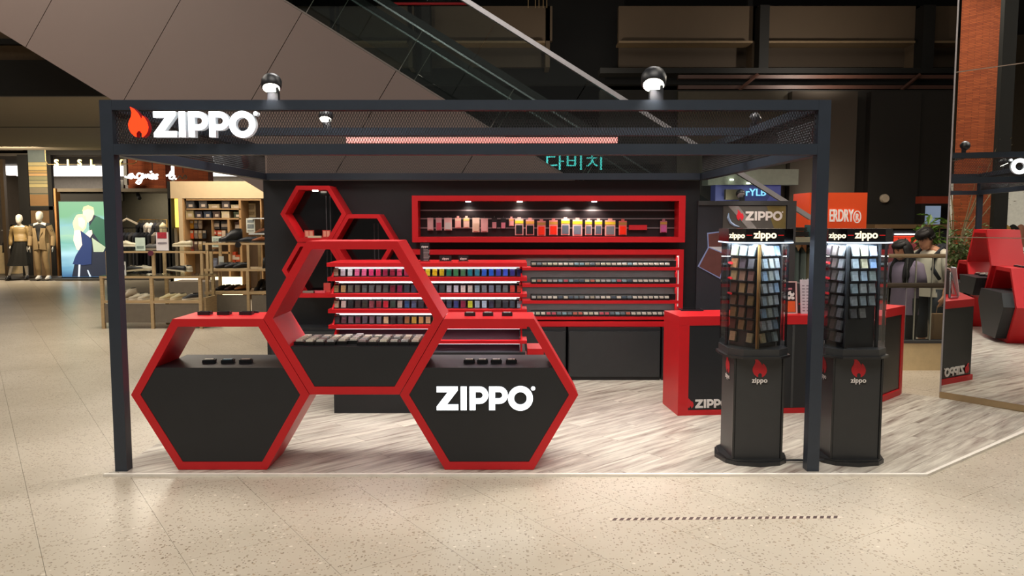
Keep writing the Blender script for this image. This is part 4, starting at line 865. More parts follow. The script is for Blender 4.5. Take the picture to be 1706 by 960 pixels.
def human(loc, rz, s, label, cat, female, skin, pose, group=None, name='person', neck_pitch=.0, yaw=0, vox=.011, face=True):
    P = thing(name, loc, label, cat, group, rz)
    J = pose; N = {}; sh = .165 if female else .19; hp = .09
    hd = J.get('head', (0, -.03, 1.42)); 
    N = {'pelvis': (0, .0, .90, (.13, .1)), 'belly': (0, 0, 1.05, (.115, .085)), 'chest': (0, 0, 1.22, (.14, .1)), 'nb': (0, .005, 1.35, .07), 'neck': (hd[0]*.5, hd[1]*.4, 1.40, .05), 'nt': (hd[0], hd[1]+.01, hd[2]+.03, .05)}
    E_ = [('pelvis', 'belly'), ('belly', 'chest'), ('chest', 'nb'), ('nb', 'neck'), ('neck', 'nt')]
    for sd_, q in ((-1, 'l'), (1, 'r')):
        el = J.get('elbow'+q, (sd_*(sh+.05), .02, 1.04)); wr = J.get('wrist'+q, (sd_*(sh+.06), -.03, .80)); kn = J.get('knee'+q, (sd_*.1, -.02, .48)); an = J.get('ankle'+q, (sd_*.1, .03, .08))
        N['sh'+q] = (sd_*sh, 0, 1.32, .055); N['el'+q] = el+(.04,); N['fa'+q] = tuple(el[i]*.6+wr[i]*.4 for i in range(3))+(.036,); N['wr'+q] = wr+(.024,)
        N['hip'+q] = (sd_*hp, 0, .86, .085); N['th'+q] = (sd_*hp*1.05, 0, .70, .075); N['kn'+q] = kn+(.055,); N['ca'+q] = tuple(kn[i]*.65+an[i]*.35 for i in range(3))+(.052,); N['an'+q] = an+(.036,); N['to'+q] = (an[0], an[1]-.13, .04, .03)
        E_ += [('nb', 'sh'+q), ('sh'+q, 'el'+q), ('el'+q, 'fa'+q), ('fa'+q, 'wr'+q), ('pelvis', 'hip'+q), ('hip'+q, 'th'+q), ('th'+q, 'kn'+q), ('kn'+q, 'ca'+q), ('ca'+q, 'an'+q), ('an'+q, 'to'+q)]
    for k in N:
        v = N[k]; r = v[3]; N[k] = (v[0]*s, v[1]*s, v[2]*s, tuple(x*s for x in r) if isinstance(r, tuple) else r*s)
    x = MB(); M = headM((hd[0]*s, hd[1]*s, (hd[2]+.03)*s), neck_pitch, yaw); head_shape(x, M, s*1.04, skin, face)
    for sd_, q in ((-1, 'l'), (1, 'r')):
        w = Vector(N['wr'+q][:3]); f = Vector(N['fa'+q][:3]); fingers(x, w, w-f, sd_, s, skin)
    me = blob(N, E_, 'pelvis', x, vox, skin); link('body', me, (0, 0, 0), P, local=True)
    if face: eyes(P, M, s*1.04)
    return P, N, M
def shirt(P, N, s, m, hem, sleeve=.6, wid=1.0, name='shirt', open_=False, neck=1.37):
    b = MB(); W_ = lambda z, rx, ry, y=0: (0, y*s, z*s, rx*s*wid, ry*s*wid)
    b.ell([W_(hem, .155, .125), W_(hem+.1, .15, .12), W_(1.05, .145, .115), W_(1.2, .165, .125), W_(1.3, .185, .105), W_(1.345, .15, .085), W_(neck+.0, .085, .065)], m, 22, False, None, .02, 7)
    for q in 'lr':
        a = Vector(N['sh'+q][:3]); e = Vector(N['el'+q][:3]); w = Vector(N['wr'+q][:3]); sx = 1 if q == 'r' else -1
        pts = [a-Vector((sx*.04*s, 0, -.005)), a, a.lerp(e, .5), a.lerp(e, min(1, sleeve*1.2))]; rs = [.07*s, .075*s, .068*s*wid, .066*s*wid]
        if sleeve > 1: pts = [a-Vector((sx*.04*s, 0, -.005)), a, a.lerp(e, .5), e, e.lerp(w, .5), e.lerp(w, .93)]; rs = [.066*s, .072*s, .06*s, .054*s, .047*s, .04*s]
        b.tube(pts, rs, m, 12)
    return b.build(name, P, smooth=True, local=True)
def pants(P, N, s, m, top=.98, name='trousers', w=1, cut=.95):
    b = MB(); b.ell([(0, 0, (.80)*s, .15*s*w, .115*s*w), (0, 0, .9*s, .155*s*w, .12*s*w), (0, 0, top*s, .135*s*w, .105*s*w)], m, 18)
    for q in 'lr':
        h_ = Vector(N['hip'+q][:3]); k = Vector(N['kn'+q][:3]); a = Vector(N['an'+q][:3]); b.tube([h_+Vector((0, 0, .03)), h_.lerp(k, .5), k, k.lerp(a, .5), k.lerp(a, cut)], [.09*s*w, .085*s*w, .07*s*w, .062*s*w, .056*s*w], m, 12)
    return b.build(name, P, smooth=True, local=True)
def shoes(P, N, s, m):
    for q in 'lr':
        a = Vector(N['an'+q][:3]); b = MB(); b.ell([(a.x, a.y-.05*s, 0.002, .045*s, .13*s), (a.x, a.y-.05*s, .03*s, .046*s, .132*s), (a.x, a.y-.03*s, .06*s, .038*s, .1*s), (a.x, a.y, .1*s, .036*s, .045*s)], m, 14); b.build('shoe', P, smooth=True, local=True)
def hair(P, M, s, long=False, m=HAIR):
    b = MB(); n = 22; secs = []
    for z, rx, ry in ((.085, .084, .100), (.11, .085, .106), (.14, .087, .109), (.165, .085, .106), (.19, .075, .096), (.214, .052, .068), (.228, .026, .036), (.232, .008, .01)):
        ring = []
        for i in range(n):
            q = 2*pi*i/n; y = .005+ry*sin(q)
            if z < .13 and sin(q) < -.05: y = max(y, -.02)
            ring.append((rx*cos(q)*s*(1+.02*sin(5*q)), y*s, z*s))
        secs.append(ring)
    b.loft(secs, m, True, M)
    for i in range(31):
        q = pi+(i/30)*pi; e = (.118 if not long else .135)+.004*(i % 3)
        b.tube([(.055*cos(q)*s, .07*sin(q)*s, .208*s), (.082*cos(q)*s, .103*sin(q)*s, .17*s), (.084*cos(q)*s, .104*sin(q)*s, e*s)], [.011*s, .012*s, .004*s], m, 5, M)
    if long:
        for i in range(34):
            q = -.35+(i/33)*(pi+.7); l = -.30-.05*(i % 3); wv = .014*sin(i*1.7); fr = max(0, abs(i-16.5)/16.5-.45)*.16
            c, d = cos(q), sin(q)
            b.tube([(.06*c*s, (.005+.08*d)*s, .205*s), (.09*c*s, (.008+.11*d)*s, .11*s), (.098*c*s, (.01+.1*d)*s, .0), ((.112*c+wv)*s, (.05*d-fr)*s, -.1*s), ((.12*c-wv)*s, (.06*d-fr-.05)*s, -.2*s), ((.1*c+wv)*s, (.05*d-fr-.07)*s, l*s)], [.014*s, .02*s, .022*s, .022*s, .02*s, .006*s], m, 6, M)
    else:
        for i in range(13):
            q = -.05+(i/12)*(pi+.1); b.tube([(.083*cos(q)*s, (.005+.104*sin(q))*s, .12*s), (.08*cos(q)*s, (.005+.098*sin(q))*s, .068*s)], [.012*s, .005*s], m, 5, M)
    b.build('hair', P, smooth=True, local=True)

# two passers-by behind the glass rail
HY = 9.0
pm = at(1551, 470, HY); sm_ = .92
P, N, M = human((pm.x, HY, 0), radians(-66), sm_, 'person in white t-shirt with dark backpack straps looking down, short black hair', 'person', False, SKIN,
    {'head': (0, -.075, 1.39), 'elbowl': (-.22, -.02, 1.06), 'wristl': (-.17, -.2, .93), 'wristr': (.24, -.08, .82), 'ankler': (.1, .12, .1)}, 'people behind the glass rail', neck_pitch=radians(24), yaw=radians(-8), vox=.009)
shirt(P, N, sm_, mat('white_tee', 'cfc8b6', .8, noise=.04), .80, .85, 1.14); pants(P, N, sm_, mat('navy_shorts', '1f2730', .7), cut=.5, w=1.08, top=.95); shoes(P, N, sm_, WHITE); hair(P, M, sm_*1.06)
for sx in (-1, 1):
    b = MB(); pts = [(sx*.12*sm_, .12*sm_, 1.36*sm_), (sx*.13*sm_, .02*sm_, 1.405*sm_), (sx*.135*sm_, -.13*sm_, 1.30*sm_), (sx*.145*sm_, -.165*sm_, 1.15*sm_), (sx*.18*sm_, -.08*sm_, 1.02*sm_)]
    b.tube(pts, [.024, .024, .026, .026, .02], mat('strap_navy', '20242c', .8), 6); b.build('backpack_strap', P, smooth=True, local=True)
b = MB(); b.ell([(0, .19, .92, .13, .05), (0, .2, .96, .15, .07), (0, .2, 1.2, .15, .075), (0, .19, 1.3, .12, .05), (0, .18, 1.33, .05, .02)], mat('strap_navy'), 14); b.build('backpack', P, smooth=True, local=True)
pf = at(1508, 470, HY-.28); sf = .835
P, N, M = human((pf.x, HY-.28, 0), radians(-58), sf, 'person with long black hair in mauve top looking down, beside the white t-shirt', 'person', True, mat('skin_warm', 'b57e60', .55, noise=.04),
    {'head': (-.01, -.05, 1.40), 'elbowl': (-.2, .0, 1.05), 'wristl': (-.16, -.14, .86), 'wristr': (.21, -.09, .84)}, 'people behind the glass rail', neck_pitch=radians(18), yaw=radians(-14), vox=.0085)
shirt(P, N, sf, mat('mauve_top', '86778c', .8, noise=.05), .68, .75, 1.2); pants(P, N, sf, mat('dark_skirt', '16171a', .8), w=1.1); shoes(P, N, sf, BLK); hair(P, M, sf*1.06, True)
p = at(1568, 541, 8.62); b = MB(); b.box(p.x-.09, 8.6, p.z-.17, p.x+.09, 8.68, p.z+.12, mat('kraft_paper', '9a7a58', .8)); b.tube([(p.x-.05, 8.64, p.z+.12), (p.x-.04, 8.64, p.z+.2), (p.x+.04, 8.64, p.z+.2), (p.x+.05, 8.64, p.z+.12)], .004, mat('kraft_paper'), 5); b.build('paper_bag', label='brown paper shopping bag beside the person in white t-shirt', cat='bag')
# shop mannequins
MANQ = mat('mannequin_white', 'd8d2c6', .35, noise=.02)
g = fl(38, 467); GY = g.y
P, N, M = human((g.x, GY, .03), radians(10), 1.03, 'white mannequin in bronze knit top and wide dark cropped trousers', 'mannequin', True, MANQ,
    {'elbowl': (-.25, .05, 1.08), 'wristl': (-.23, -.06, .86), 'anklel': (-.34, .05, .08), 'kneel': (-.2, -.02, .48)}, 'mannequins by the shop screen', name='mannequin', vox=.02, face=False)
shirt(P, N, 1.03, mat('bronze_top', '8c7448', .5), .98, 1.2, .98, neck=1.34)
b = MB(); b.ell([(0, 0, 1.02, .135, .11), (0, 0, .95, .16, .12), (-.03, 0, .7, .2, .16), (-.07, 0, .42, .27, .19), (-.08, 0, .36, .28, .2)], mat('black_skirt', '15140f', .8), 24, True, None, .04, 9); b.build('wide_trousers', P, local=True); shoes(P, N, 1.03, BLK)
b = MB(); b.ell([(0, 0, 1.0, .142, .118), (0, 0, 1.04, .14, .114)], BLK, 18); b.build('belt', P, local=True)
g = fl(80, 466)
P, N, M = human((g.x, GY, .03), radians(4), 1.08, 'white mannequin in tan suit jacket and trousers over black top', 'mannequin', False, MANQ, {'elbowl': (-.27, .04, 1.06), 'elbowr': (.27, .04, 1.06), 'wristl': (-.27, -.03, .8), 'wristr': (.28, -.03, .8), 'ankler': (.13, .03, .08)}, 'mannequins by the shop screen', name='mannequin', vox=.02, face=False)
TAN = mat('tan_suit', 'a08862', .8, noise=.05); shirt(P, N, 1.08, mat('black_tee', '121212', .8), .95, .5, .93, name='undershirt')
b = MB(); 
for sx in (-1, 1):
    b.add([(sx*.012, -.145, .80), (sx*.16, -.1, .78), (sx*.185, .02, .78), (sx*.03, -.15, 1.1), (sx*.15, -.125, 1.1), (sx*.18, .02, 1.1), (sx*.07, -.13, 1.36), (sx*.17, -.1, 1.36), (sx*.19, .02, 1.38), (0, .14, .78), (0, .14, 1.1), (0, .11, 1.42)],
          [(0,1,4,3), (1,2,5,4), (3,4,7,6), (4,5,8,7), (2,9,10,5), (5,10,11,8)], TAN)
    b.add([(sx*.03, -.158, 1.1), (sx*.07, -.14, 1.38), (sx*.11, -.145, 1.27)], [(0, 1, 2)], TAN)
for q in 'lr':
    a_ = Vector(N['sh'+q][:3]); e_ = Vector(N['el'+q][:3]); w_ = Vector(N['wr'+q][:3]); b.tube([a_, a_.lerp(e_, .5), e_, e_.lerp(w_, .9)], [.085, .07, .062, .052], TAN, 10)
b.build('jacket', P, local=True); pants(P, N, 1.08, TAN, top=.96); shoes(P, N, 1.08, WHITE)

# ---------------------------------------------------------------- LEFT SHOPS
SF = fl(50, 463).y-.0  # storefront distance
SH = thing('wall_shopfront', (-12, SF, 0), kind='structure')
DK = mat('shop_floor', '4d4a44', .5)
bx('floor_shop', (-20, SF-.9, 0, -7.6, 28, .03), DK, kind='structure')
ZT = 3.43
def mull(px0, px1, Y, z0, z1, m, nm='mullion', d=.12, par=None): a = at(px0, 300, Y); c = at(px1, 300, Y); return bx(nm, (a.x, Y, z0, c.x, Y+d, z1), m, par or SH)
SFY = 22.4
mull(30, 47, SFY, .03, ZT, DARK, d=.4); mull(79, 86, SFY, .03, ZT, DARK); mull(0, 6, SFY, .03, 3.3, mat('bronze_post', '4a3c2c', .4), 'post')
for px in (30,): pass
a = at(47, 345, SFY); bx('transom', (at(47, 300, SFY).x, SFY, at(60, 350, SFY).z, at(88, 300, SFY).x, SFY+.1, at(60, 344, SFY).z), DARK, SH)
bx('header', (at(80, 300, SFY).x, SFY, at(80, 258, SFY).z, at(290, 300, SFY).x, SFY+.3, ZT+.2), DARK, SH)
bx('header', (-20, SFY, at(80, 250, SFY).z, at(30, 300, SFY).x, SFY+.3, ZT+.2), mat('brown_glass', '5a4c3c', .3), SH)
# glass bay, its striped reflections painted as faintly glowing colour bands
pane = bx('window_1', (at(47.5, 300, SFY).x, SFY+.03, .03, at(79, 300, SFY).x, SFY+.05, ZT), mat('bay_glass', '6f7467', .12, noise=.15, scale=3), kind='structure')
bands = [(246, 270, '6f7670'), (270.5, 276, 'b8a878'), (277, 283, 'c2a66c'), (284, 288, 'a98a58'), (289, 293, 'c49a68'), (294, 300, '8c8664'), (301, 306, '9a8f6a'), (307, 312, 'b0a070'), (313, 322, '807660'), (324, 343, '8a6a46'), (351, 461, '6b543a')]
for q0, q1, c in bands: bx('painted_reflection', (at(48, 300, SFY).x, SFY+.01, at(60, q1, SFY).z, at(78.5, 300, SFY).x, SFY+.028, at(60, q0, SFY).z), mat('gb_'+c, c, .3, noise=.12, scale=4, emit=.22), pane)
# bright shop ceiling lamps beyond
SL = mat('shop_striplight', 'ffffff', emit=2.2, ecol='fff8ee', noise=0)
cs = thing('ceiling_shop_far', (-14, 25, 3.2), kind='structure')
bx('panel', (-20, SFY+.4, 3.42, -5, 32.5, 3.5), mat('shop_ceiling', '5c554c', .8), cs)
for k in range(9): bx('lamp_strip', (-19.5, SFY+3.9+k*.64, 3.33, -5.2, SFY+4.1+k*.64, 3.38), SL, cs)
area('shop_light', (-13, 27.5, 3.2), 6, 110, sy=2.5, col=(1, .93, .85))
wf = bx('wall_shop_far', (-20, 32.5, 0, -5, 32.7, 3.5), mat('shop_wall', 'c4bbb0', .8), kind='structure')
rc('wall_shelf', (2, 383, 33, 385, 25.5, .3), WHITE, label='thin white shelf inside the bright shop far behind, holding black bags', cat='shelf')
for k, (p0, p1) in enumerate(((4, 9), (13, 26))):
    b = MB(); a = at(p0, 383, 25.55); c = at(p1, 375, 25.55); b.ell([((a.x+c.x)/2, 25.65, a.z+.003, (c.x-a.x)/2, .1), ((a.x+c.x)/2, 25.65, a.z+.1, (c.x-a.x)/2*.95, .09), ((a.x+c.x)/2, 25.65, a.z+.17, (c.x-a.x)/2*.7, .05)], BLK, 12); b.build('handbag', label=['small', 'wide'][k]+' black handbag on the thin white shelf in bright far shop', cat='bag', group='handbags on the far shelf')
DX = rc('display_counter', (-20, 410, 32, 463, 23.3, .8), mat('counter_cream', 'd2b583', .6, emit=.12), label='cream display counter behind the mannequin in dark trousers', cat='counter')
def garment(b, x, y, z, w, d, l, m, k=0):
    b.ell([(x, y, z, .02, .015), (x, y, z-.03, w*.5, d*.5), (x, y, z-.09, w*.92, d), (x, y, z-.3, w, d), (x, y, z-l, w*1.08, d*1.15)], m, 12, True, None, .08, 3+k % 3)
for k, (px, c, l) in enumerate(((8, '16161a', .4), (14, '20242c', .55), (21, '141414', .65), (27, '2a2622', .45))):
    p = at(px, 398, 23.0); T = thing('hanging_garment', (p.x, 23.0, p.z-l), f"dark garment hanging over cream counter, {ordn(k+1)} from the frame edge", 'garment', 'dark garments over the cream counter')
    b = MB(); garment(b, p.x, 23.0, p.z-.05, .045, .12, min(l, .9)-.05, mat('gm_'+c, c, .8), k); b.build('cloth', T); b = MB(); b.tube([(p.x, 23.0, p.z-.06), (p.x, 23.0, p.z+.02)], .006, SILV, 4); b.build('hanger', T)
# hanging letters sign (dark-brown rod)
RY = 21.0
T = thing('hanging_sign', at(150, 275, RY), 'row of small glowing letters on a thin rod above shop window', 'sign')
b = MB(); b.tube([at(75, 247, RY), at(76, 268, RY), at(80, 274, RY), at(222, 273, RY), at(227, 270, RY), at(227, 247, RY)], .012, mat('brass_rod', 'a89468', .35, .6), 6); b.build('rod', T)
NEON = mat('neon_warm', 'fff2c0', emit=2.6, ecol='ffe48a', noise=0)
for px, ch in ((95.5, 'S'), (114.5, 'I'), (134, 'S'), (155, 'L'), (178, 'E'), (200.5, 'Y')):
    p = at(px, 276.5, RY); text(ch, .235, NEON, (p.x, RY-.03, p.z), parent=T, name='letter', ext=.02, bold=.02)
# script sign
T = thing('script_sign', at(255, 295, 18.5), 'glowing white handwritten script sign hanging above the shoe shop', 'sign')
def stroke(pts, m=LEDW, r=.02, Y=18.5, nm='letter'):
    P_ = [at(x, y, Y) for x, y in pts]; Q_ = []
    for i in range(len(P_)-1):
        p0, p1, p2, p3 = P_[max(i-1, 0)], P_[i], P_[i+1], P_[min(i+2, len(P_)-1)]
        for k in range(4):
            t = k/4; Q_.append(.5*((2*p1)+(-p0+p2)*t+(2*p0-5*p1+4*p2-p3)*t*t+(-p0+3*p1-3*p2+p3)*t**3))
    Q_.append(P_[-1]); b = MB(); b.tube(Q_, r, m, 6); b.build(nm, T)
SG = mat('script_glow', 'ffffff', emit=4, ecol='fff8f0', noise=0)
for s_ in ([(208, 294), (213, 296), (219, 293), (221, 290), (216, 291), (214, 295), (219, 297), (223, 293), (224, 296), (228, 296)],
           [(236, 290), (231, 289), (228, 294), (232, 298), (237, 293), (238, 289), (236, 300), (232, 306), (227, 304), (232, 300), (240, 296)],
           [(240, 296), (242, 291), (244, 296), (246, 291), (249, 292), (249, 297), (252, 296)], [(252, 296), (256, 294), (255, 290), (251, 293), (253, 298), (258, 296)], [(250, 287), (253, 286)], [(258, 296), (263, 291), (259, 292), (262, 297), (258, 298)],
           [(277, 293), (282, 291), (287, 286), (284, 287), (282, 296), (287, 298), (291, 294), (286, 292), (282, 295)]): stroke(s_, SG)
stroke([(292, 298), (293.5, 298)], SG, .025)
stroke([(296, 298), (300, 293), (304, 298), (308, 292), (311, 296), (308, 298)], mat('script_off', '7a7060', .4), .014); 
for x in (254, 305): p = at(x, 288, 18.5); b = MB(); b.tube([p, Vector((p.x, 18.5, 3.43))], .008, BLK); b.build('cable', T)
# brick pier fragments above the dark display recess
for k, (p0, p1) in enumerate(((213, 276), (291, 347))):
    a = at(p0, 300, 23.6); c = at(p1, 300, 23.6); bx('brick_pier', (a.x, 23.6, .03, c.x, 24.0, 3.42), BRICK, kind='structure')
rc('white_jamb', (205, 265, 212, 308, 22.9, .1), mat('jamb_grey', '8c8a84', .5), SH); rc('dark_glass', (188, 300, 206, 315, 22.9, .1), mat('dark_glass', '3a3a38', .2), SH)
# dark recess with led screen
RX = 21.6
R_ = thing('display_recess', (at(190, 460, RX).x, RX+1, .03), 'dark open display recess with wooden side panel framing screen and clothes rack', 'display recess')
OLV = mat('recess_olive', '57513f', .8)
a = at(95, 314, RX); c = at(284, 462, RX); 
bx('roof_panel', (a.x, RX, a.z-.09, c.x+.1, RX+1.6, a.z), mat('recess_edge', '5a5040', .6), R_); bx('back_panel', (a.x, RX+1.6, .03, c.x+.1, RX+1.7, a.z), OLV, R_)
bx('upper_panel', (a.x+.02, RX+.1, at(150, 335, RX).z, at(200, 300, RX).x, RX+.2, a.z-.09), mat('recess_dark', '1d1b17', .8), R_)
rc('side_panel', (92, 314, 96, 460, RX-.01, 1.2), mat('side_oak', 'b07c48', .5), R_)
spot('recess_light', (at(245, 330, RX).x, RX+.5, 2.15), (at(235, 380, RX).x, RX+1.6, 1.6), 70, 120, 1); spot('recess_light', (at(262, 330, RX).x, RX+.4, 2.15), (at(250, 400, RX).x, RX+.6, 1.2), 40, 120, 1)
SCN = thing('led_screen', (at(148, 462, RX-.15).x, RX-.1, .03), 'tall glowing advert screen showing a couple in dark clothes on green blue', 'screen')
def scrmat():
    m = bpy.data.materials.new('screen_glow'); m.use_nodes = True; nt = m.node_tree; N_ = nt.nodes; L = nt.links; b = N_['Principled BSDF']; b.inputs['Base Color'].default_value = (0, 0, 0, 1)
    tc = N_.new('ShaderNodeTexCoord'); sp = N_.new('ShaderNodeSeparateXYZ'); L.new(tc.outputs['Generated'], sp.inputs[0]); nz = N_.new('ShaderNodeTexNoise'); nz.inputs['Scale'].default_value = 2.5; mp = N_.new('ShaderNodeMapping'); mp.inputs['Scale'].default_value = (.5, 1, 2.4)
    L.new(tc.outputs['Generated'], mp.inputs[0]); L.new(mp.outputs[0], nz.inputs['Vector']); ad = N_.new('ShaderNodeMath'); ad.operation = 'MULTIPLY_ADD'; ad.inputs[1].default_value = .35; L.new(nz.outputs[0], ad.inputs[0]); L.new(sp.outputs[2], ad.inputs[2])
    r = N_.new('ShaderNodeValToRGB'); e = r.color_ramp.elements; e[0].position = .12; e[0].color = lin('2c4f7c')+(1,); e[1].position = 1.15 if False else 1; e[1].color = lin('7fb48a')+(1,)
    for p, c in ((.3, '6fa0b8'), (.48, 'b4dce0'), (.62, '7fb8a8'), (.74, 'a8cfb0'), (.86, '8fc0c0')): k = e.new(p); k.color = lin(c)+(1,)
    L.new(ad.outputs[0], r.inputs[0]); L.new(r.outputs[0], b.inputs['Emission Color']); b.inputs['Emission Strength'].default_value = 1.35; return m
SY = RX-.1
rc('bezel', (96.5, 335, 202, 463, SY, .12), BLK, SCN); rc('picture', (97.5, 336, 200.5, 461.5, SY-.006, .005), scrmat(), SCN)
def epoly(pts, c, k, e=.9): b = MB(); Y = SY-.008-k*.002; b.prism([(at(x, y, Y).x, at(x, y, Y).z) for x, y in pts], Y-.001, Y, 'y', mat('scr_'+c, c, .5, emit=e, noise=.04, ecol=c)); b.build('picture', SCN)
epoly([(148, 366), (156, 358), (166, 362), (178, 372), (184, 392), (180, 440), (190, 461), (120, 461), (124, 440), (136, 410), (150, 398)], '2b3140', 0, .8)      # dark mass
epoly([(152, 372), (160, 360), (174, 366), (184, 378), (190, 420), (186, 424), (172, 412), (158, 392), (148, 380)], '35604f', 1)   # green jacket
epoly([(138, 350), (142, 345), (150, 344), (156, 348), (157, 356), (153, 366), (147, 371), (140, 366), (138, 357)], 'd9c4ae', 2); epoly([(137, 352), (139, 345), (147, 342), (156, 346), (155, 350), (146, 348)], 'c8b890', 3)
epoly([(124, 364), (128, 358), (136, 357), (142, 360), (145, 370), (143, 380), (136, 388), (124, 384), (121, 372)], 'e8d8a0', 4)
epoly([(130, 363), (137, 362), (142, 368), (142, 376), (138, 382), (131, 376)], 'e8cfba', 5)
epoly([(124, 384), (132, 383), (140, 392), (148, 384), (153, 383), (154, 390), (146, 402), (134, 418), (128, 416), (122, 400)], 'ecd8c8', 6)
epoly([(134, 384), (145, 392), (150, 396), (153, 404), (152, 440), (138, 442), (121, 440), (126, 426), (137, 408)], '2a3a66', 7)
epoly([(131, 441), (134, 441), (133, 461), (130, 461)], 'dce8f4', 8); epoly([(145, 450), (147, 450), (152, 461), (149, 461)], 'c8d8e8', 8)
epoly([(153, 396), (176, 412), (172, 420), (156, 420)], 'a8b8a0', 3)
for px, nm_ in ((101, 'over the advert screen'), (229, 'over the clothes rack')):
    p = at(px, 318, RX+.3); b = MB(); b.box(p.x-.03, RX+.28, 2.3, p.x+.03, RX+.34, 2.372, BLK); b.tube([(p.x, RX+.31, 2.3), (p.x+.09, RX+.22, 2.19)], .05, BLK, 10); b.build('track_spot', label='small black ceiling spot in the dark recess, '+nm_, cat='lamp', group='spots in the dark recess')
# clothes racks in the recess
CY = 21.9
T = thing('clothes_rack', (at(240, 450, CY).x, CY, .03), 'dark clothes rack with hanging shirts under the script sign', 'clothes rack')
a = at(205, 380, CY); c = at(279, 381.5, CY)
b = MB(); b.tube([(a.x, CY, .03), (a.x, CY, a.z), (c.x, CY, a.z), (c.x, CY, .03)], .02, BLK, 6); b.build('frame', T)
T = thing('clothes_rack', (at(250, 450, CY+.6).x, CY+.6, .03), 'taller brass rack of white and dark garments behind the dark rack', 'clothes rack')
a = at(227, 366, CY+.6); c = at(278, 366, CY+.6); b = MB(); b.tube([(a.x, CY+.6, .03), (a.x, CY+.6, a.z-.1), (a.x+.1, CY+.6, a.z), (c.x, CY+.6, a.z), (c.x, CY+.6, .03)], .022, mat('brass', 'c09a58', .3, .7), 6); b.build('frame', T)
cols = ['54585c', '6a6c74', '5c6068', '74706c', '50525a', '1c1c20', '14141a', '181a20', '20222a', 'c8b8a0', '1a1c22', '101014']
for k in range(12):
    px = 201+k*6.4; p = at(px, 387, CY); c = cols[k]; l = 1.15 if k > 3 else 1.0
    b = MB(); garment(b, p.x, CY, p.z, .05, .24, l, mat('gm_'+c, c, .85), k); b.tube([(p.x, CY, p.z-.01), (p.x, CY, p.z+.1)], .006, SILV, 4)
    b.build('hanging_shirt', label=f"{cname(c) if k != 9 else 'cream'} shirt on the dark clothes rack, {ordn(k+1)} from the advert screen", cat='shirt', group='shirts on the dark rack')
for k in range(7):
    px = 232+k*6.6; p = at(px, 371, CY+.6); c = ['141416', '18181c', 'e0d4c0', 'e8dcc8', '28282c', '3c3830', 'e8d8a8'][k]; b = MB(); garment(b, p.x, CY+.6, p.z, .05, .22, .55, mat('gm_'+c, c, .85), k); b.tube([(p.x, CY+.6, p.z-.01), (p.x, CY+.6, p.z+.08)], .006, SILV, 4)
    b.build('hanging_shirt', label=f"{'white' if c[0] == 'e' else 'dark'} garment on the tall brass rack, {ordn(k+1)} from the advert screen", cat='shirt', group='garments on the brass rack')
p = at(212, 372, CY-.3); b = MB(); b.tube([(p.x-.28, CY-.3, p.z-.02), (p.x, CY-.3, p.z+.12), (p.x+.28, CY-.3, p.z-.02)], .03, mat('gm_e8dcc8', 'e8dcc8'), 6); b.tube([(p.x, CY-.3, p.z+.1), (p.x, CY-.3, p.z+.22)], .012, SILV, 5); b.build('clothes_hanger', label='pale clothes hanger facing out above the dark clothes rack', cat='hanger')
# beige portal with light column and shelving
BY = 15.6
BW = thing('wall_portal', (at(360, 480, BY).x, BY, 0), kind='structure')
a = at(283, 302, BY); c = at(449, 520, BY); zt_ = a.z
def prt(p0, q0, p1, q1, nm='wall_piece', m=BEIGE, y0=BY, d=.5, par=BW): return rc(nm, (p0, q0, p1, q1, y0, d), m, par)
prt(283, 302, 460, 330.5); prt(283, 330.5, 290, 600); prt(303, 330.5, 306, 600); prt(439, 330.5, 460, 600); prt(290, 380, 303, 600, m=mat('taupe_low', '877a66', .7), y0=BY+.1, d=.4)
bx('back', (at(303, 330, BY+.5).x, BY+.5, 0, at(445, 330, BY+.5).x, BY+.6, zt_), mat('shelf_back', '5c4630', .7), BW); mull(278, 283, BY, 0, zt_, DARK, d=.5, par=BW)
rc('light_column', (290.5, 331, 302.5, 379, BY+.02, .3), mat('glow_column', 'ffd060', emit=1.5, ecol='f8cc58', noise=.1), label='tall yellow glowing light column set in the beige wall', cat='light')
OKK = mat('oak_trim', 'a58258', .5)
WS = thing('wall_shelving', (at(373, 480, BY).x, BY+.2, 0.0), 'oak wall shelving recess with shoe boxes, socks and accessories', 'shelving')
for p0, q0, p1, q1 in ((306, 331, 310, 560), (435, 334, 439, 560), (310, 331, 435, 334), (401, 334, 404, 560), (310, 347.5, 401, 349.5), (310, 363.5, 401, 366), (352, 366, 354.5, 415), (382, 366, 384.5, 560), (310, 420, 384, 423)): rc('shelf_board', (p0, q0, p1, q1, BY+.02, .46), OKK, WS)
bxs = [(309.5, 324, 335, 346.5, '3c3a3a'), (331, 345, 334.5, 346.5, '4a4644'), (347, 366, 340, 347, '988868'), (369, 383, 334.5, 347, '443c3c'), (384.5, 401, 341, 347, 'a89878'), (309, 323, 350.5, 363, 'a09068'), (324.5, 337, 352, 363.5, '302c34'), (339, 352, 352, 363.5, '303848'), (354, 367, 352, 363, '4a3830'), (368.5, 382.5, 352, 364.5, 'c0b090'), (389, 402, 353, 363.5, '38402c')]
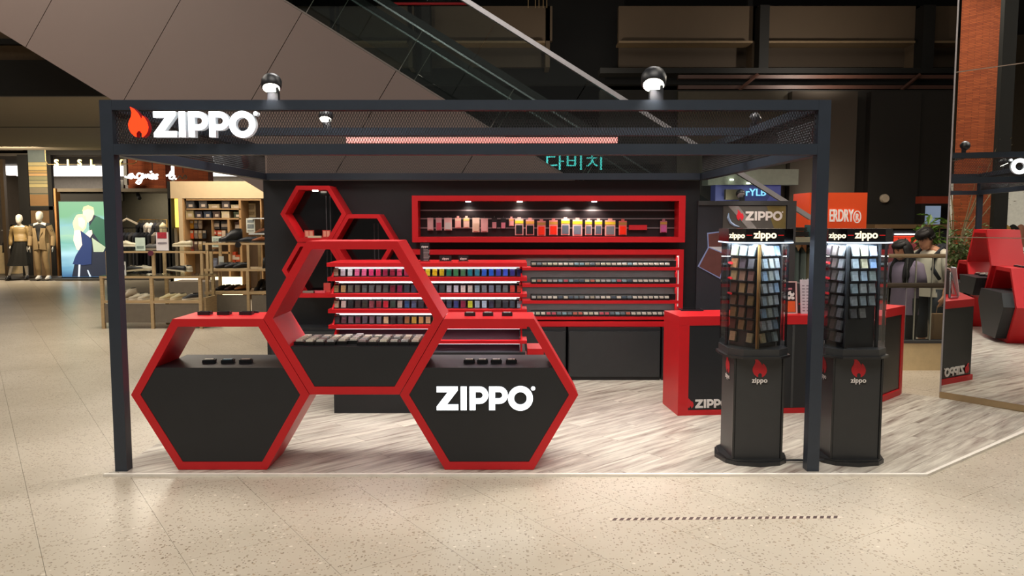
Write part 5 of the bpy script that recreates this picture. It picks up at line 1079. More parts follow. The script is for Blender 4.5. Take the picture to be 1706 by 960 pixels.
for k, (p0, p1, q0, q1, c) in enumerate(bxs):
    yy = BY+.06; zf = at(330, 347.6 if k < 5 else 363.6, yy).z+.004; a = at(p0+.6, q0, yy); e = at(p1-.6, q1, yy); T = thing('shoe_box', ((a.x+e.x)/2, yy+.15, zf), f"{cname(c)} box on {'top' if k < 5 else 'second'} oak wall shelf, {ordn((k % 5 if k < 5 else k-5)+1)} from the light column", 'box', 'boxes on the oak wall shelves')
    h_ = a.z-at(p0, 347 if k < 5 else 363, yy).z; bx('carton', (a.x, yy, zf, e.x, yy+.3, zf+h_*.8), mat('bxc_'+c, c, .6), T); bx('lid', (a.x-.006, yy-.006, zf+h_*.8, e.x+.006, yy+.306, zf+h_), mat('bxc_'+c), T); bx('label_card', (a.x+(e.x-a.x)*.3, yy-.003, zf+h_*.2, a.x+(e.x-a.x)*.8, yy-.0005, zf+h_*.55), mat('bx_label', 'b8a898', .6), T)
sc = ['5a5a66', 'c8902c', '74747c', 'a8988c', '48484c', '64748c', 'd85828', '8a7a70', 'b0946c', '383c40', '403c44', '6a3c38', '584438', 'a89468', '302c2c']
for r in range(3):
    for k in range(5):
        if r == 0 and k == 4: continue
        c = sc[r*5+k]; yy = BY+.3; a = at(312.5+k*7, (367, 383.5, 402)[r], yy); b = MB(); w_ = .035
        b.loft([[(a.x-w_, yy, a.z), (a.x+w_, yy, a.z), (a.x+w_, yy+.03, a.z), (a.x-w_, yy+.03, a.z)], [(a.x-w_*1.05, yy-.02, a.z-.1), (a.x+w_*1.05, yy-.02, a.z-.1), (a.x+w_*1.05, yy+.03, a.z-.1), (a.x-w_*1.05, yy+.03, a.z-.1)], [(a.x-w_*.9, yy, a.z-.17), (a.x+w_*.9, yy, a.z-.17), (a.x+w_*.9, yy+.03, a.z-.17), (a.x-w_*.9, yy+.03, a.z-.17)]], mat('sock_'+c, c, .9)); b.box(a.x-w_*.8, yy-.012, a.z-.06, a.x+w_*.8, yy-.002, a.z-.01, mat('sock_card', 'd0c4b0', .7))
        b.build('sock_pack', label=f"{cname(c)} socks hung in {['upper','middle','lower'][r]} row of oak shelving, {ordn(k+1)} from the light column", cat='socks', group='sock packs in the oak shelving')
for k, (p0, p1, q0, q1, c, w_) in enumerate(((355, 366, 368, 382, '3a3634', 'dark carton'), (368, 381, 369, 382, '2e2c2e', 'black carton'), (355, 361, 384, 392, 'a03828', 'red tin'), (362, 370, 384, 393, 'b85838', 'orange tin'), (369, 376, 384, 404, 'c8b098', 'cream bottle'), (377, 381, 389, 401, '4a5c74', 'blue bottle'), (391, 400, 370, 385, '503028', 'brown framed card'), (391, 400, 425, 436, 'b04820', 'orange tin cluster'), (386, 393, 420, 438, 'a83c18', 'red brown tin'))):
    yy = BY+.14; a = at(p0, q0, yy); e = at(p1, q1, yy); b = MB(); b.box(a.x, yy, e.z, e.x, yy+.12, a.z, mat('itm_'+c, c, .5)); b.box(a.x+.01, yy-.004, e.z+(a.z-e.z)*.3, e.x-.01, yy, e.z+(a.z-e.z)*.7, mat('bx_label')); b.build('accessory_pack', label=f'{w_} in the middle bay of the oak wall shelving', cat='pack', group='care products in the shelving')
def sheet(p0, q0, p1, q1, Y, c, label, grp=None, rows=((.1, .45, '9a9488'),), name='info_card', cat='card'):
    a = at(p0, q0, Y); e = at(p1, q1, Y); T = thing(name, ((a.x+e.x)/2, Y, e.z), label, cat, grp); bx('sheet', (a.x, Y, e.z, e.x, Y+.01, a.z), mat('sht_'+c, c, .5), T)
    for r0, r1, cc in rows: bx('print', (a.x+(e.x-a.x)*.12, Y-.003, e.z+(a.z-e.z)*r0, e.x-(e.x-a.x)*.12, Y-.0005, e.z+(a.z-e.z)*r1), mat('sht_'+cc, cc, .6, noise=.4, scale=30), T)
    return T
sheet(411, 339, 426, 362, BY+.4895, 'd8c8a0', 'cream poster in upper corner of the oak recess', None, ((.15, .4, 'b09c78'), (.55, .85, 'a89474')))
sheet(353, 394, 369, 412, BY-.35, 'c8d4c8', 'pale info card standing beside the black boots', None, ((.1, .35, '8c9c94'), (.5, .85, '98a8a0')))
sheet(410, 364, 425, 388, BY-.2, 'c8ccc4', 'white sheet with small shoe drawings in right bay', None, ((.08, .2, '8a8c88'), (.3, .6, '70787c'), (.7, .9, '70787c')))
for q in (363, 389): rc('glass_shelf', (414, q, 449, q+2, BY-.45, .4), mat('shelf_chrome', 'd8e0e4', .2, .3), label=f"{'upper' if q == 363 else 'lower'} bright glass shelf at the edge of the shoe shop", cat='shelf')

# shoes
def shoe(loc, rz, L_, c, sole, label, grp, kind='low', tilt=0, name='shoe'):
    T = thing(name, loc, label, 'shoe', grp, rz); U = mat('shoe_'+c, c, .45, noise=.15, scale=20); S_ = mat('sole_'+sole, sole, .6); b = MB(); s = L_/.28
    M = Matrix.Rotation(tilt, 4, 'Y')
    prof = [(-.14, .028), (-.12, .036), (-.05, .032), (.0, .034), (.06, .043), (.105, .040), (.135, .022), (.142, .008)]
    b.loft([[(x*s, -w*s, 0), (x*s, w*s, 0), (x*s, w*1.02*s, .022*s), (x*s, -w*1.02*s, .022*s)] for x, w in prof], S_, True, M); b.build('sole', T, local=True)
    top = {'low': [.075, .085, .075, .082, .055, .048, .036, .026], 'boot': [.15, .16, .155, .14, .07, .055, .042, .028], 'oxford': [.07, .078, .07, .078, .06, .045, .034, .026]}[kind]
    b = MB(); secs = []
    for (x, w), h_ in zip(prof, top):
        ring = [(x*s, -w*.95*s, .022*s), (x*s, -w*.92*s, (.022+(h_-.022)*.55)*s), (x*s, -w*.5*s, h_*s), (x*s, w*.5*s, h_*s), (x*s, w*.92*s, (.022+(h_-.022)*.55)*s), (x*s, w*.95*s, .022*s)]; secs.append(ring)
    b.loft(secs, U, True, M); b.build('upper', T, smooth=True, local=True)
    b = MB(); z = top[1]*s; b.box(-.125*s, -.018*s, z-.006*s, -.055*s, .018*s, z+.003*s, mat('shoe_inside', '2a2420', .8), M)
    for k in range(3): x = (-.02+k*.022)*s; b.box(x, -.02*s, (top[3]-.002-k*.008)*s, x+.007*s, .02*s, (top[3]+.006-k*.009)*s, S_, M)
    b.build('laces', T, local=True); return T
def table(nm, label, Y, pxs, D_, top_q, mid_q, low_q, leg_xs, up=None, base_q=548):
    T = thing(nm, (at(sum(pxs)/2, 500, Y).x, Y+D_/2, 0), label, 'display table'); x0_, x1_ = at(pxs[0], 500, Y).x, at(pxs[1], 500, Y).x; zf = lambda q: at(300, q, Y).z
    return T, x0_, x1_, zf
TY = fl(185, 548).y
T1, xa, xb, zf = table('shoe_display_table', 'oak framed shoe display table with grey base panels, nearer the kiosk', TY, (167, 336), .55, 418, 462, 503, ())
w_ = .045; D_ = .55
for px in (167.5, 250, 331):
    for yy in (TY, TY+D_-w_): x = at(px, 500, TY).x; bx('leg', (x, yy, 0, x+w_, yy+w_, zf(464)), WOOD, T1)
bx('rail', (xa, TY-.002, zf(464), xb+.04, TY+.05, zf(460.5)), WOOD, T1); bx('rail', (xa, TY+D_-.05, zf(464), xb+.04, TY+D_, zf(460.5)), WOOD, T1)
bx('glass_shelf', (xa, TY, zf(460.4), xb+.04, TY+D_, zf(459.5)), CLEAR, T1)
bx('shelf_board', (xa+.05, TY+.003, zf(505.5), xb-.002, TY+D_-.003, zf(501.5)), WOOD, T1)
for p0, p1 in ((173, 249), (257, 330.5)): bx('base_panel', (at(p0, 500, TY).x, TY+.01, zf(538), at(p1, 500, TY).x, TY+.03, zf(507)), GREYP, T1)
bx('end_panel', (xb+.0, TY+.06, zf(540), xb+.035, TY+D_-.05, zf(497)), WOOD, T1)
for px in (173, 250, 331):
    for yy in (TY+.1, TY+D_-.08): x = at(px, 500, TY).x; bx('leg', (x, yy, zf(459.3), x+.04, yy+.04, zf(422)), WOOD, T1)
bx('rail', (at(173, 500, TY).x, TY+.098, zf(422), xb+.04, TY+.145, zf(419)), WOOD, T1); bx('glass_shelf', (at(173, 500, TY).x, TY+.1, zf(418.9), xb+.04, TY+D_-.04, zf(418)), CLEAR, T1)
zl_, zm_, zt1 = zf(501.4), zf(459.4), zf(417.9)
g = 'shoes on the nearer oak table'
for k, (px, c, so, kd, r, lb) in enumerate(((213, 'a89884', 'e0d8c8', 'boot', -75, 'white and brown high shoe'), (229, 'b8ac98', 'd8d0c0', 'low', -70, 'pale grey low shoe'), (243, 'c4b8a4', 'd8d0c0', 'low', -70, 'cream low shoe beside the middle leg'), (280, 'c8b890', 'e0d0b0', 'low', -60, 'first cream sneaker beyond the middle leg'), (297, 'ccbc98', 'e0d0b0', 'low', -62, 'second cream sneaker beyond the middle leg'), (318, '3c3c40', 'e0d8c8', 'low', -62, 'black and white sneaker'))):
    p = at(px, 500, TY+.2); shoe((p.x, TY+.2, zl_+.002), radians(238+(k*5 % 12)), .29, c, so, lb+' on lower shelf of nearer oak table', g, kd)
for k, (px, c, so, r, lb, kd) in enumerate(((222, '1c1a1a', 'c8b898', 8, 'black loafer with pale sole', 'low'), (242, 'd8d0bc', 'c8b898', 12, 'white low shoe behind black loafer', 'low'), (293, '18161a', 'd8ccb0', 178, 'black canvas sneaker with white stripe', 'low'), (308, 'c8b8a0', 'e0d8c0', 150, 'beige sneaker propped behind the black canvas sneaker', 'low'))):
    yy = TY+.24+.12*(k % 2); p = at(px, 455, yy)
    bx('riser', (p.x-.1, yy-.05, zm_+.001, p.x+.1, yy+.05, zm_+.05), CLEAR, label=f'clear acrylic riser under the {lb}', cat='riser', group='clear shoe risers')
    shoe((p.x, yy, zm_+.052), radians(r), .29, c, so, lb+' on middle shelf of nearer oak table', g, kd, tilt=radians(-6))
for k, (px, c, so, r, lb) in enumerate(((212, 'b8b098', 'd8d0b8', 5, 'beige sneaker beside the corner post'), (249, '4c4a48', '8a7a68', 170, 'grey dark sneaker between two sign holders'), (304, 'b0a488', 'd0c4a8', 178, 'beige runner at the light-column end'))):
    yy = TY+.3; p = at(px, 414, yy); hz = .05 if k != 1 else .0
    if hz: bx('riser', (p.x-.11, yy-.04, zt1+.001, p.x+.11, yy+.04, zt1+.05), CLEAR, label=f'clear acrylic riser under the {lb} on top', cat='riser', group='clear shoe risers')
    shoe((p.x, yy, zt1+.002+hz), radians(r), .30, c, so, lb+', top of nearer oak table', g)
sheet(225, 396, 242, 417.6, TY+.2, 'c0d0c4', 'pale green sign card on top of nearer oak table', None, ((.15, .35, '7c8c84'),)); sheet(259.5, 387, 281, 417.6, TY+.2, 'd0c8cc', 'white sign card with red top on nearer oak table', None, ((.66, 1.0, '9c2030'), (.35, .45, '807880')))
sheet(196, 436, 210, 459, TY+.15, 'ccccc8', 'small white lettered card on middle shelf beside corner post', None, ((.4, .75, '50545c'),))
p = at(252, 422, TY+.09); b = MB(); b.prism([(p.x+.04*cos(q*pi/8), p.z+.04*sin(q*pi/8)) for q in range(16)], TY+.06, TY+.08, 'y', mat('disc_plum', '5a2438', .4)); b.build('round_tag', label='round plum coloured tag on upper rail of nearer oak table', cat='tag')
bx('storage_block', (at(283, 500, TY+1.4).x, TY+1.4, 0, at(351, 500, TY+1.4).x, TY+1.9, at(300, 470, TY+1.4).z), GREYP, label='grey square plinth standing between the two oak tables', cat='plinth')
rc('glow_panel', (351, 462, 402, 509, 15.0, .1), mat('glow_cream', 'fff0c0', emit=1.6, ecol='fff0c4', noise=.03), label='low glowing cream light panel behind the farther oak table', cat='light'); rc('glow_panel', (290, 462, 330, 508, 15.2, .1), mat('glow_cream'), label='low glowing cream light panel behind the nearer oak table', cat='light')
T2Y = TY+.75
T2 = thing('shoe_display_table', (at(405, 500, T2Y).x, T2Y+.3, 0), 'oak framed shoe display table with grey base, partly behind the wall', 'display table'); zf2 = lambda q: at(400, q, T2Y).z
xa2, xb2 = at(341, 500, T2Y).x, at(470, 500, T2Y).x
for px in (343, 411, 452):
    for yy in (T2Y, T2Y+.55): x = at(px, 500, T2Y).x; bx('leg', (x, yy, 0, x+.045, yy+.045, zf2(452)), WOOD, T2); bx('leg', (x+.02, yy, zf2(448), x+.06, yy+.04, zf2(408)), WOOD, T2)
bx('shelf_board', (xa2, T2Y-.002, zf2(452), xb2, T2Y+.6, zf2(448.3)), WOOD, T2); bx('shelf_board', (xa2, T2Y+.003, zf2(490.5), xb2, T2Y+.597, zf2(486)), WOOD, T2); bx('rail', (xa2, T2Y-.002, zf2(408), xb2, T2Y+.05, zf2(404.8)), WOOD, T2); bx('glass_shelf', (xa2, T2Y, zf2(404.7), xb2, T2Y+.6, zf2(404)), CLEAR, T2)
for p0, p1 in ((348, 410.5), (419, 451.5)): bx('base_panel', (at(p0, 500, T2Y).x, T2Y+.01, zf2(528), at(p1, 500, T2Y).x, T2Y+.03, zf2(492)), GREYP, T2)
g = 'shoes on the farther oak table'
for px, c, so, kd, r, lb, lev in ((371, '1e1e22', '101012', 'oxford', 232, 'black oxford', 0), (387, '3a2224', '181012', 'oxford', 232, 'dark burgundy oxford', 0), (403, '9a6430', '2a1a10', 'oxford', 232, 'tan brogue', 0), (432, '141416', '0e0e10', 'boot', -100, 'black ankle boot, first of the pair', 0), (441, '141416', '0e0e10', 'boot', -100, 'black ankle boot, second of the pair', 0),
                                  (373, '2c2c34', '101014', 'low', 235, 'shiny black shoe, first of three', 1), (388, '34343c', '101014', 'low', 235, 'shiny black shoe, second of three', 1), (402, '2c2c30', '101014', 'low', 235, 'shiny black shoe, third of three', 1), (443, '101012', '0c0c0e', 'boot', 100, 'black boot near the wall end', 1),
                                  (386, '121214', '0a0a0c', 'boot', 200, 'chunky black lace boot', 2), (414, '202630', '101014', 'oxford', 190, 'dark navy dress shoe', 2), (437, '8a4c24', '2a1a10', 'oxford', 200, 'glossy brown shoe', 2)):
    zz = (zf2(485.9), zf2(448.2), zf2(403.9))[lev]; yy = T2Y+.25; p = at(px, 450, yy); shoe((p.x, yy, zz+.002), radians(r), .29 if lev < 2 or px > 400 else .36, c, so, f"{lb} on {['lower', 'middle', 'top'][lev]} shelf of farther oak table", g, kd)
yy = T2Y+.2; sheet(349, 430, 363, 448, yy+.1, '585a66', 'dark picture card on middle shelf of farther oak table', None, ((.2, .8, '74788a'),)); sheet(364, 427, 373, 446, yy+.25, 'c8c8c0', 'white card behind shiny black shoes', None, ((.2, .5, '7c8080'),))
p = at(397, 408, T2Y-.01); b = MB(); b.prism([(p.x+.045*cos(q*pi/8), p.z+.045*sin(q*pi/8)) for q in range(16)], T2Y-.03, T2Y-.01, 'y', mat('disc_black', '16161a', .3)); b.build('round_tag', label='round black tag on upper rail of farther oak table', cat='tag')
p = at(437, 389, BY-.3); shoe((p.x, BY-.3, at(437, 389, BY-.45).z+.003), radians(170), .34, '6e3c1c', '20140c', 'brown leather shoe on lower glass shelf by the wall edge', None, 'oxford', radians(14))
area('shoe_light', (-5.2, 11.3, 2.9), 1.6, 85, sy=1.4, col=(1, .89, .74)); area('shoe_light', (-5.6, 14.6, 2.95), 1.6, 42, sy=.8, col=(1, .86, .68), rot=(radians(30), 0, 0)); area('manq_light', (-12.6, 19.9, 3.3), 1.4, 190, sy=.6, col=(1, .84, .62), rot=(radians(40), 0, 0))

# ---------------------------------------------------------------- RIGHT SIDE
OY = 11.3
T = thing('shop_sign_box', at(1395, 382, OY), 'large orange box sign with white condensed capitals behind the corner post', 'sign')
a = at(1349, 321, OY); c = at(1443, 382, OY); ORG = mat('sign_orange', 'd8481c', .5, emit=.28, noise=.02); b = MB(); b.box(a.x, OY, c.z, c.x, OY+.65, a.z, ORG); b.build('box', T)
p = at(1380.5, 369, OY); text('ERDRY', .245, mat('sign_cream', 'f0e8e0', .5, emit=.25), (p.x, OY-.012, p.z), parent=T, ext=.01, align='LEFT', sx=.46, bold=.015)
q = at(1427.5, 361.5, OY); b = MB(); b.ring([(q.x+.055*cos(i*pi/12), q.z+.088*sin(i*pi/12)) for i in range(24)], [(q.x+.045*cos(i*pi/12), q.z+.076*sin(i*pi/12)) for i in range(24)], OY-.02, OY-.002, mat('sign_cream')); b.build('ring_mark', T); text('R', .14, mat('sign_cream'), (q.x, OY-.012, q.z-.05), parent=T, ext=.01, sx=.6, bold=.01)
# shop behind: oak portal, blue screen, racks, folded stacks
rc('wall_oak_portal', (1333, 337, 1362, 350, 12.0, .3), OKK, kind='structure'); rc('wall_oak_post', (1333, 350, 1340, 520, 12.0, .3), OKK, kind='structure'); rc('blue_window', (1345, 352, 1366, 382, 12.3, .1), mat('blue_glow', '6f94c8', emit=.8, ecol='6f94c8'), label='small blue lit window in the oak portal behind the kiosk', cat='window')
rc('shop_table', (1316, 404, 1375, 408, 11.0, .6), DGREY, label='dark high shelf holding folded stacks behind the poster wall', cat='shelf')
for k, (p0, p1, q0, q1, c, lb) in enumerate(((1322, 1345, 379, 385, '2c2822', 'topmost dark folded stack'), (1322, 1348, 386, 394, '241f1c', 'dark brown folded stack in the middle'), (1322, 1352, 395, 403.5, 'b0a890', 'cream folded stack at the bottom'))):
    b = MB(); a = at(p0, q0, 11.1); c_ = at(p1, q1, 11.1)
    for j in range(3): h_ = (a.z-c_.z)/3; b.box(a.x+.01*(j % 2), 11.1, c_.z+j*h_, c_.x-.01*(j % 2), 11.4, c_.z+(j+.88)*h_, mat('fold_'+c, c, .9))
    b.build('folded_stack', label=lb+' on the dark shelf behind the poster wall', cat='clothes', group='folded stacks on the dark shelf')
for k, (px, c, l) in enumerate(((1325, '5c6a68', .85), (1336, '68746f', .9), (1349, 'b0a888', .55), (1356, '8c8c78', .6), (1365, '3c4444', .8))):
    p = at(px, 412, 11.3); b = MB(); garment(b, p.x, 11.3, p.z, .042, .13, l, mat('gm_'+c, c, .9), k); b.tube([(p.x, 11.3, p.z-.01), (p.x, 11.3, p.z+.05)], .005, SILV, 4); b.build('hanging_shirt', label=f"{['grey green','soft grey','cream','olive','dark teal'][k]} garment hanging below the dark shelf behind poster wall", cat='shirt', group='garments below the dark shelf')
p = at(1360, 388, 11.1); b = MB(); b.ell([(p.x, 11.25, at(1360, 403.4, 11.1).z, .09, .07), (p.x, 11.25, p.z, .12, .09), (p.x, 11.25, at(1360, 375, 11.1).z, .11, .08)], mat('basket_teal', '2f5054', .6), 12); b.build('basket', label='teal basket on the dark shelf beside the canopy post', cat='basket')
# blue shop upstairs/back seen over the poster wall
rc('wall_blue_shop', (1192, 308, 1300, 345, 12.8, .3), mat('blue_panel', '3a4076', .5, emit=.22, ecol='3c468c', noise=.1), kind='structure'); rc('wall_pale_bulkhead', (1180, 282, 1330, 308, 12.75, .4), mat('pale_bulk', '6f7468', .7, emit=.1), kind='structure')
T = text('orYLB', .16, mat('cyan_letters', '90d8ff', emit=1.5, ecol='80c8f8', noise=0), (at(1256, 325.5, 12.7).x, 12.75, at(1256, 326, 12.7).z), name='neon_lettering', ext=.01, bold=.01, label='small cyan glowing lettering on the blue shop front behind escalator', cat='sign')
p = at(1220, 318, 12.7); bx('blue_panel_box', (p.x-.13, 12.6, at(1220, 333, 12.7).z, p.x+.13, 12.7, at(1220, 316, 12.7).z), mat('recess_olive'), label='brown square board on the blue shop front behind escalator', cat='board')
for px, py in ((1222, 300), (1250, 306)): p = at(px, py, 12.6); b = MB(); b.loft([[(p.x+.03*cos(i), 12.7+.03*sin(i), z) for i in range(6)] for z in (p.z, p.z+.02)], LEDC); b.build('downlight', label=f"tiny bright downlight above the blue shop, {'higher' if py == 300 else 'lower'} one", cat='light', group='downlights above the blue shop')
# hangul neon behind the mesh
try: text('다비치', .27, mat('neon_cyan', '60f0f0', emit=2.2, ecol='60f0f0', noise=0), (at(958, 276, 13.2).x, 13.3, at(958, 280, 13.2).z), name='neon_sign', ext=.01, label='cyan glowing characters on dark wall seen through the rear mesh', cat='sign', sx=1.35)
except Exception as ex: print('hangul', ex)
# smoke detector
p = at(1473, 331, 13.2); b = MB(); b.loft([[(p.x+r*cos(2*pi*i/16), y, p.z+r*sin(2*pi*i/16)) for i in range(16)] for r, y in ((.075, 13.21), (.075, 13.17), (.06, 13.14))], mat('cream_plastic', 'c8b8a0', .5)); b.build('smoke_detector', label='round cream detector mounted on the dark brown wall', cat='detector')
# poster light and red shop items under the wall
rc('advert_panel', (1541, 343, 1566, 381, 12.9, .1), mat('advert_blue', '7888a0', emit=.6, ecol='8090a8', noise=.25, scale=3), label='pale blue advert panel beside the mirror wall edge', cat='poster'); rc('wall_red_header', (1536, 327, 1600, 339, 12.85, .2), mat('header_red', '7a2c18', .6, emit=.12), kind='structure'); 
rc('frame_post', (1535, 340, 1540, 382, 12.8, .2), DARK, w)
T = thing('lit_sign_strip', at(1520, 400, 12.5), 'dark shop front strip with small white lettering and glowing red panel', 'sign'); rc('board', (1486, 384, 1600, 404, 12.5, .1), BLK, T)
rc('red_glow', (1490, 393, 1531, 404, 12.47, .02), mat('red_glow', 'd83020', emit=.9, ecol='e04028', noise=.6, scale=9), T)
for k in range(15): a = at(1490.5+k*2.3, 391.3, 12.46); bx('letter', (a.x, 12.46, a.z, a.x+.013, 12.47, a.z+.018), LEDW, T)
for k in range(9): 
    p = at(1486+k*11, 402, 12.3); c = ['b06068', 'c87078', '703038', 'a04850', '402024', 'b86870', '8a3c44', '303038', '40444c'][k]; b = MB(); garment(b, p.x, 12.3, p.z, .046, .2, .7, mat('gm_'+c, c, .9), k); b.tube([(p.x, 12.3, p.z-.01), (p.x, 12.3, p.z+.05)], .006, SILV, 4); b.build('hanging_shirt', label=f"garment on the rack behind the passers-by, {ordn(k+1)} from the acrylic stands", cat='shirt', group='garments behind the passers-by')
for p0_, p1_, q_, Y_, dz, lb in ((1483, 1578, 402, 12.3, .052, 'thin steel clothes rail behind the passers-by'), (1319, 1371, 412, 11.3, .052, 'thin steel clothes rail below the dark shelf behind poster wall')):
    a = at(p0_, q_, Y_); c = at(p1_, q_, Y_); z = a.z+dz; b = MB(); b.tube([(a.x, Y_, 0), (a.x, Y_, z), (c.x, Y_, z), (c.x, Y_, 0)], .01, SILV, 6); b.build('clothes_rail', label=lb, cat='clothes rail')
# glass balustrade
GYb = 8.35; T = thing('glass_balustrade', (at(1520, 600, GYb).x, GYb, 0), 'glass balustrade with two metal rails on a beige plinth before the passers-by', 'balustrade')
xg0, xg1 = at(1380, 600, GYb).x, at(1640, 600, GYb).x; zq = lambda q: at(1520, q, GYb).z
bx('plinth', (xg0, GYb, 0, xg1, GYb+.12, zq(572)), mat('plinth_beige', 'cdb88e', .6), T); bx('cap', (xg0, GYb-.01, zq(572), xg1, GYb+.13, zq(568)), DGREY, T)
for k in range(4): x = xg0+k*(xg1-xg0)/4; bx('glass_pane', (x+.004, GYb+.05, zq(568), x+(xg1-xg0)/4-.004, GYb+.062, zq(429)), CLEAR, T)
for px in (1528.5, 1556): x = at(px, 500, GYb).x; bx('glass_edge', (x-.003, GYb+.045, zq(568), x+.003, GYb+.067, zq(429)), mat('glass_edge_m', 'a8a898', .3), T)
b = MB(); b.tube([(xg0, GYb+.055, zq(427)), (xg1, GYb+.055, zq(427))], .022, mat('rail_warm', 'a89478', .3, .7), 8); b.build('top_rail', T)
b = MB(); b.tube([(xg0, GYb+.02, zq(476)), (xg1, GYb+.02, zq(476))], .028, mat('rail_dark', '4a4238', .35, .5), 8); b.build('middle_rail', T)
# plant beyond the people
def plant(nm, loc, h, w, label, grp=None, leaf='3f6a2c', stems=9, leaves=120, cat='plant', pot=True, droop=.25, trunk='8a7a5c', ls=.11):
    w *= 1.0
    T = thing(nm, loc, label, cat, grp); x, y, z = loc; zz = z+(.35 if pot else 0)
    if pot: b = MB(); b.ell([(x, y, z, .16, .16), (x, y, z+.3, .22, .22), (x, y, z+.35, .23, .23)], mat('pot_stone', '8a8070', .7), 16); b.build('pot', T)
    b = MB(); tips = []
    for k in range(stems):
        q = random.random()*6.28; r = w*(.35+.65*random.random()); hh_ = h*(.55+.45*random.random()); pts = [Vector((x, y, zz)), Vector((x+r*.25*cos(q), y+r*.25*sin(q), zz+hh_*.45)), Vector((x+r*.7*cos(q+.3), y+r*.7*sin(q+.3), zz+hh_*.8)), Vector((x+r*cos(q+.4), y+r*sin(q+.4), zz+hh_))]
        b.tube(pts, [.022, .015, .009, .004], mat('bark_'+trunk, trunk, .8), 5); tips += pts[1:]; tips += [pts[1].lerp(pts[2], .5), pts[2].lerp(pts[3], .5)]
    b.build('stems', T); b = MB(); lm = [mat('leaf_'+leaf, leaf, .5), mat('leaf2_'+leaf, leaf, .5, noise=.3)]
    for k in range(leaves):
        p = random.choice(tips)+Vector([random.uniform(-1, 1)*w*.28 for _ in range(3)]); q = random.random()*6.28; L_ = ls*(.6+random.random()*.8); d = Vector((cos(q), sin(q), random.uniform(-.6, .5))).normalized(); s_ = d.cross(Vector((0, 0, 1))).normalized()*L_*.2
        b.add([p, p+d*L_*.5+s_, p+d*L_-Vector((0, 0, L_*droop)), p+d*L_*.5-s_], [(0, 1, 2, 3)], lm[k % 2])
    o = b.build('foliage', T, kind='stuff'); return T
p = at(1572, 400, 10.6); plant('leafy_plant', (p.x, 10.6, 0), 1.25, .42, 'leafy green plant behind the person in white t-shirt', leaves=420, ls=.16, leaf='5c8030')
area('people_fill', (4.4, 7.9, 3.4), 1.2, 75, sy=.6, col=(1, .86, .7), rot=(radians(-20), 0, 0)); area('shop_fill', (4.5, 11.3, 2.7), 2.5, 30, sy=.6, col=(1, .86, .7))  # first is an unseen fill added to brighten the passers-by

# ---------------------------------------------------------------- MIRROR WALL
M0 = Vector((3.836, 6.995)); MD = Vector((cos(radians(-52.2)), sin(radians(-52.2)))); MN = Vector((MD.y, -MD.x))
if MN.x > 0: MN = -MN
def refl(v): v = Vector((v[0], v[1])); d = (v-M0).dot(MN); return v-MN*2*d
def vm(px, py, Yv): p = at(px, py, Yv); q = refl((p.x, p.y)); return Vector((q.x, q.y, p.z))
ang = atan2(MD.y, MD.x)
MW = thing('mirror_wall', (M0.x+MD.x*1.2, M0.y+MD.y*1.2, .006), 'tall angled mirror wall reflecting the red displays, beside the passers-by', 'mirror')
MIR = mat('mirror', 'd9dbd8', 0.0, 1, noise=0)
def mpan(s0, s1, z0, z1, d0, d1, m, nm):
    q = [M0+MD*s0-MN*d0, M0+MD*s1-MN*d0, M0+MD*s1-MN*d1, M0+MD*s0-MN*d1]; b = MB(); b.prism([tuple(p) for p in q], z0, z1, 'z', m); return b.build(nm, MW)
Z1_, Z2_ = at(1590, 395, 7.0).z, at(1600, 121, 7.0).z
S1 = 2.4
for z0, z1 in ((.07, Z1_-.004), (Z1_+.004, Z2_-.004), (Z2_+.004, 5.2)): mpan(.012, S1, z0, z1, 0, .02, MIR, 'mirror_panel')
mpan(0, S1, .012, 5.2, .021, .3, DARK, 'core'); mpan(-.002, .011, .012, 5.2, -.003, .02, mat('trim_silver', 'a8a4a4', .3, .4), 'edge_trim')
for z in (Z1_, Z2_): mpan(.012, S1, z-.0035, z+.0035, -.001, .019, mat('joint_warm', '8a7868', .4), 'joint_strip')
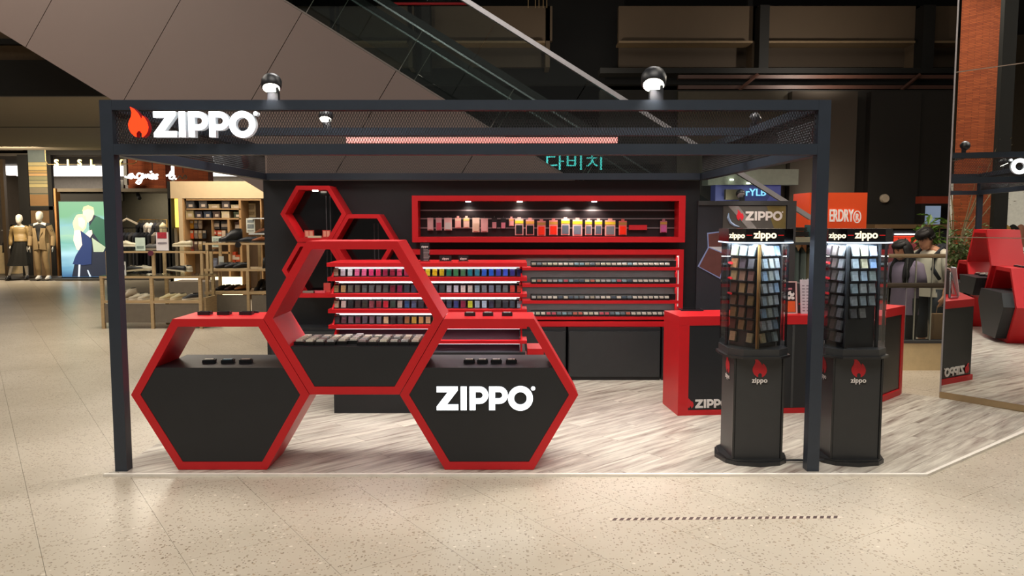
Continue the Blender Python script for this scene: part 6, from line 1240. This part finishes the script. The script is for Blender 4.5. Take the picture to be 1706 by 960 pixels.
mpan(.0, S1, .012, .069, -.004, .02, mat('kick_bronze', 'a08a68', .3, .5), 'base_trim')
# things met only in the mirror: brick column, planting, bright shop beyond
pc = vm(1630, 200, 18.0); a_ = vm(1600, 200, 18.0); wd = (Vector((pc.x, pc.y))-Vector((a_.x, a_.y))).length
# orient faces toward the mirror
vdir = (Vector((pc.x, pc.y))-(M0+MD*.2)).normalized(); rz = atan2(vdir.y, vdir.x)
T = thing('column_brick', (pc.x, pc.y, 0), kind='structure', rz=rz+radians(28)); b = MB(); w_ = wd*.78; b.box(-w_, -w_, 0, w_, w_, 8, BRICK); me, og = b.mesh('column', Vector((0, 0, 0))); link('column_face', me, (0, 0, 0), T, local=True)
bb = MB(); 
p = vm(1667, 300, 16.0); bx('column_dark', (p.x-.12, p.y-.12, 0, p.x+.12, p.y+.12, 8), DARK, kind='structure')
p = vm(1606, 440, 15.0); plant('leafy_shrub', (p.x, p.y, 0), 1.15, .5, 'leafy green shrub beside the brick column, seen only in the mirror', None, '6a8048', 14, 700, ls=.13)
p = vm(1665, 440, 15.6); plant('leafy_shrub', (p.x, p.y, 0), .95, .45, 'lower leafy shrub beyond the first shrub, seen only in the mirror', None, '587040', 12, 500, ls=.12)
p = vm(1588, 440, 16.8); plant('bare_tree', (p.x, p.y, 0), 3.2, 1.1, 'slender pale branched indoor tree, seen only in the mirror', None, '7a6a3c', 12, 260, cat='tree', pot=True, trunk='a89070', ls=.06)
p = vm(1690, 370, 23.0); bx('wall_white_shop', (p.x-.2, p.y-2.4, .0, p.x, p.y+2.4, 2.75), mat('shop_bright', 'd0c8b8', .8, emit=.5), kind='structure')
p = vm(1662, 385, 21.5)
for k in range(4):
    q = vm(1662+k*13, 377, 21.0); c = ['1c4a34', 'c89a50', '20201c', 'b07860'][k]; b = MB(); garment(b, q.x, q.y, q.z+.05, .12, .12, .6, mat('gm_'+c, c, .9), k); b.build('hanging_shirt', label=f"{['dark green sweater','tan shirt','black shirt','rust shirt'][k]} hanging in the white shop, seen only in the mirror", cat='shirt', group='garments seen in the mirror')
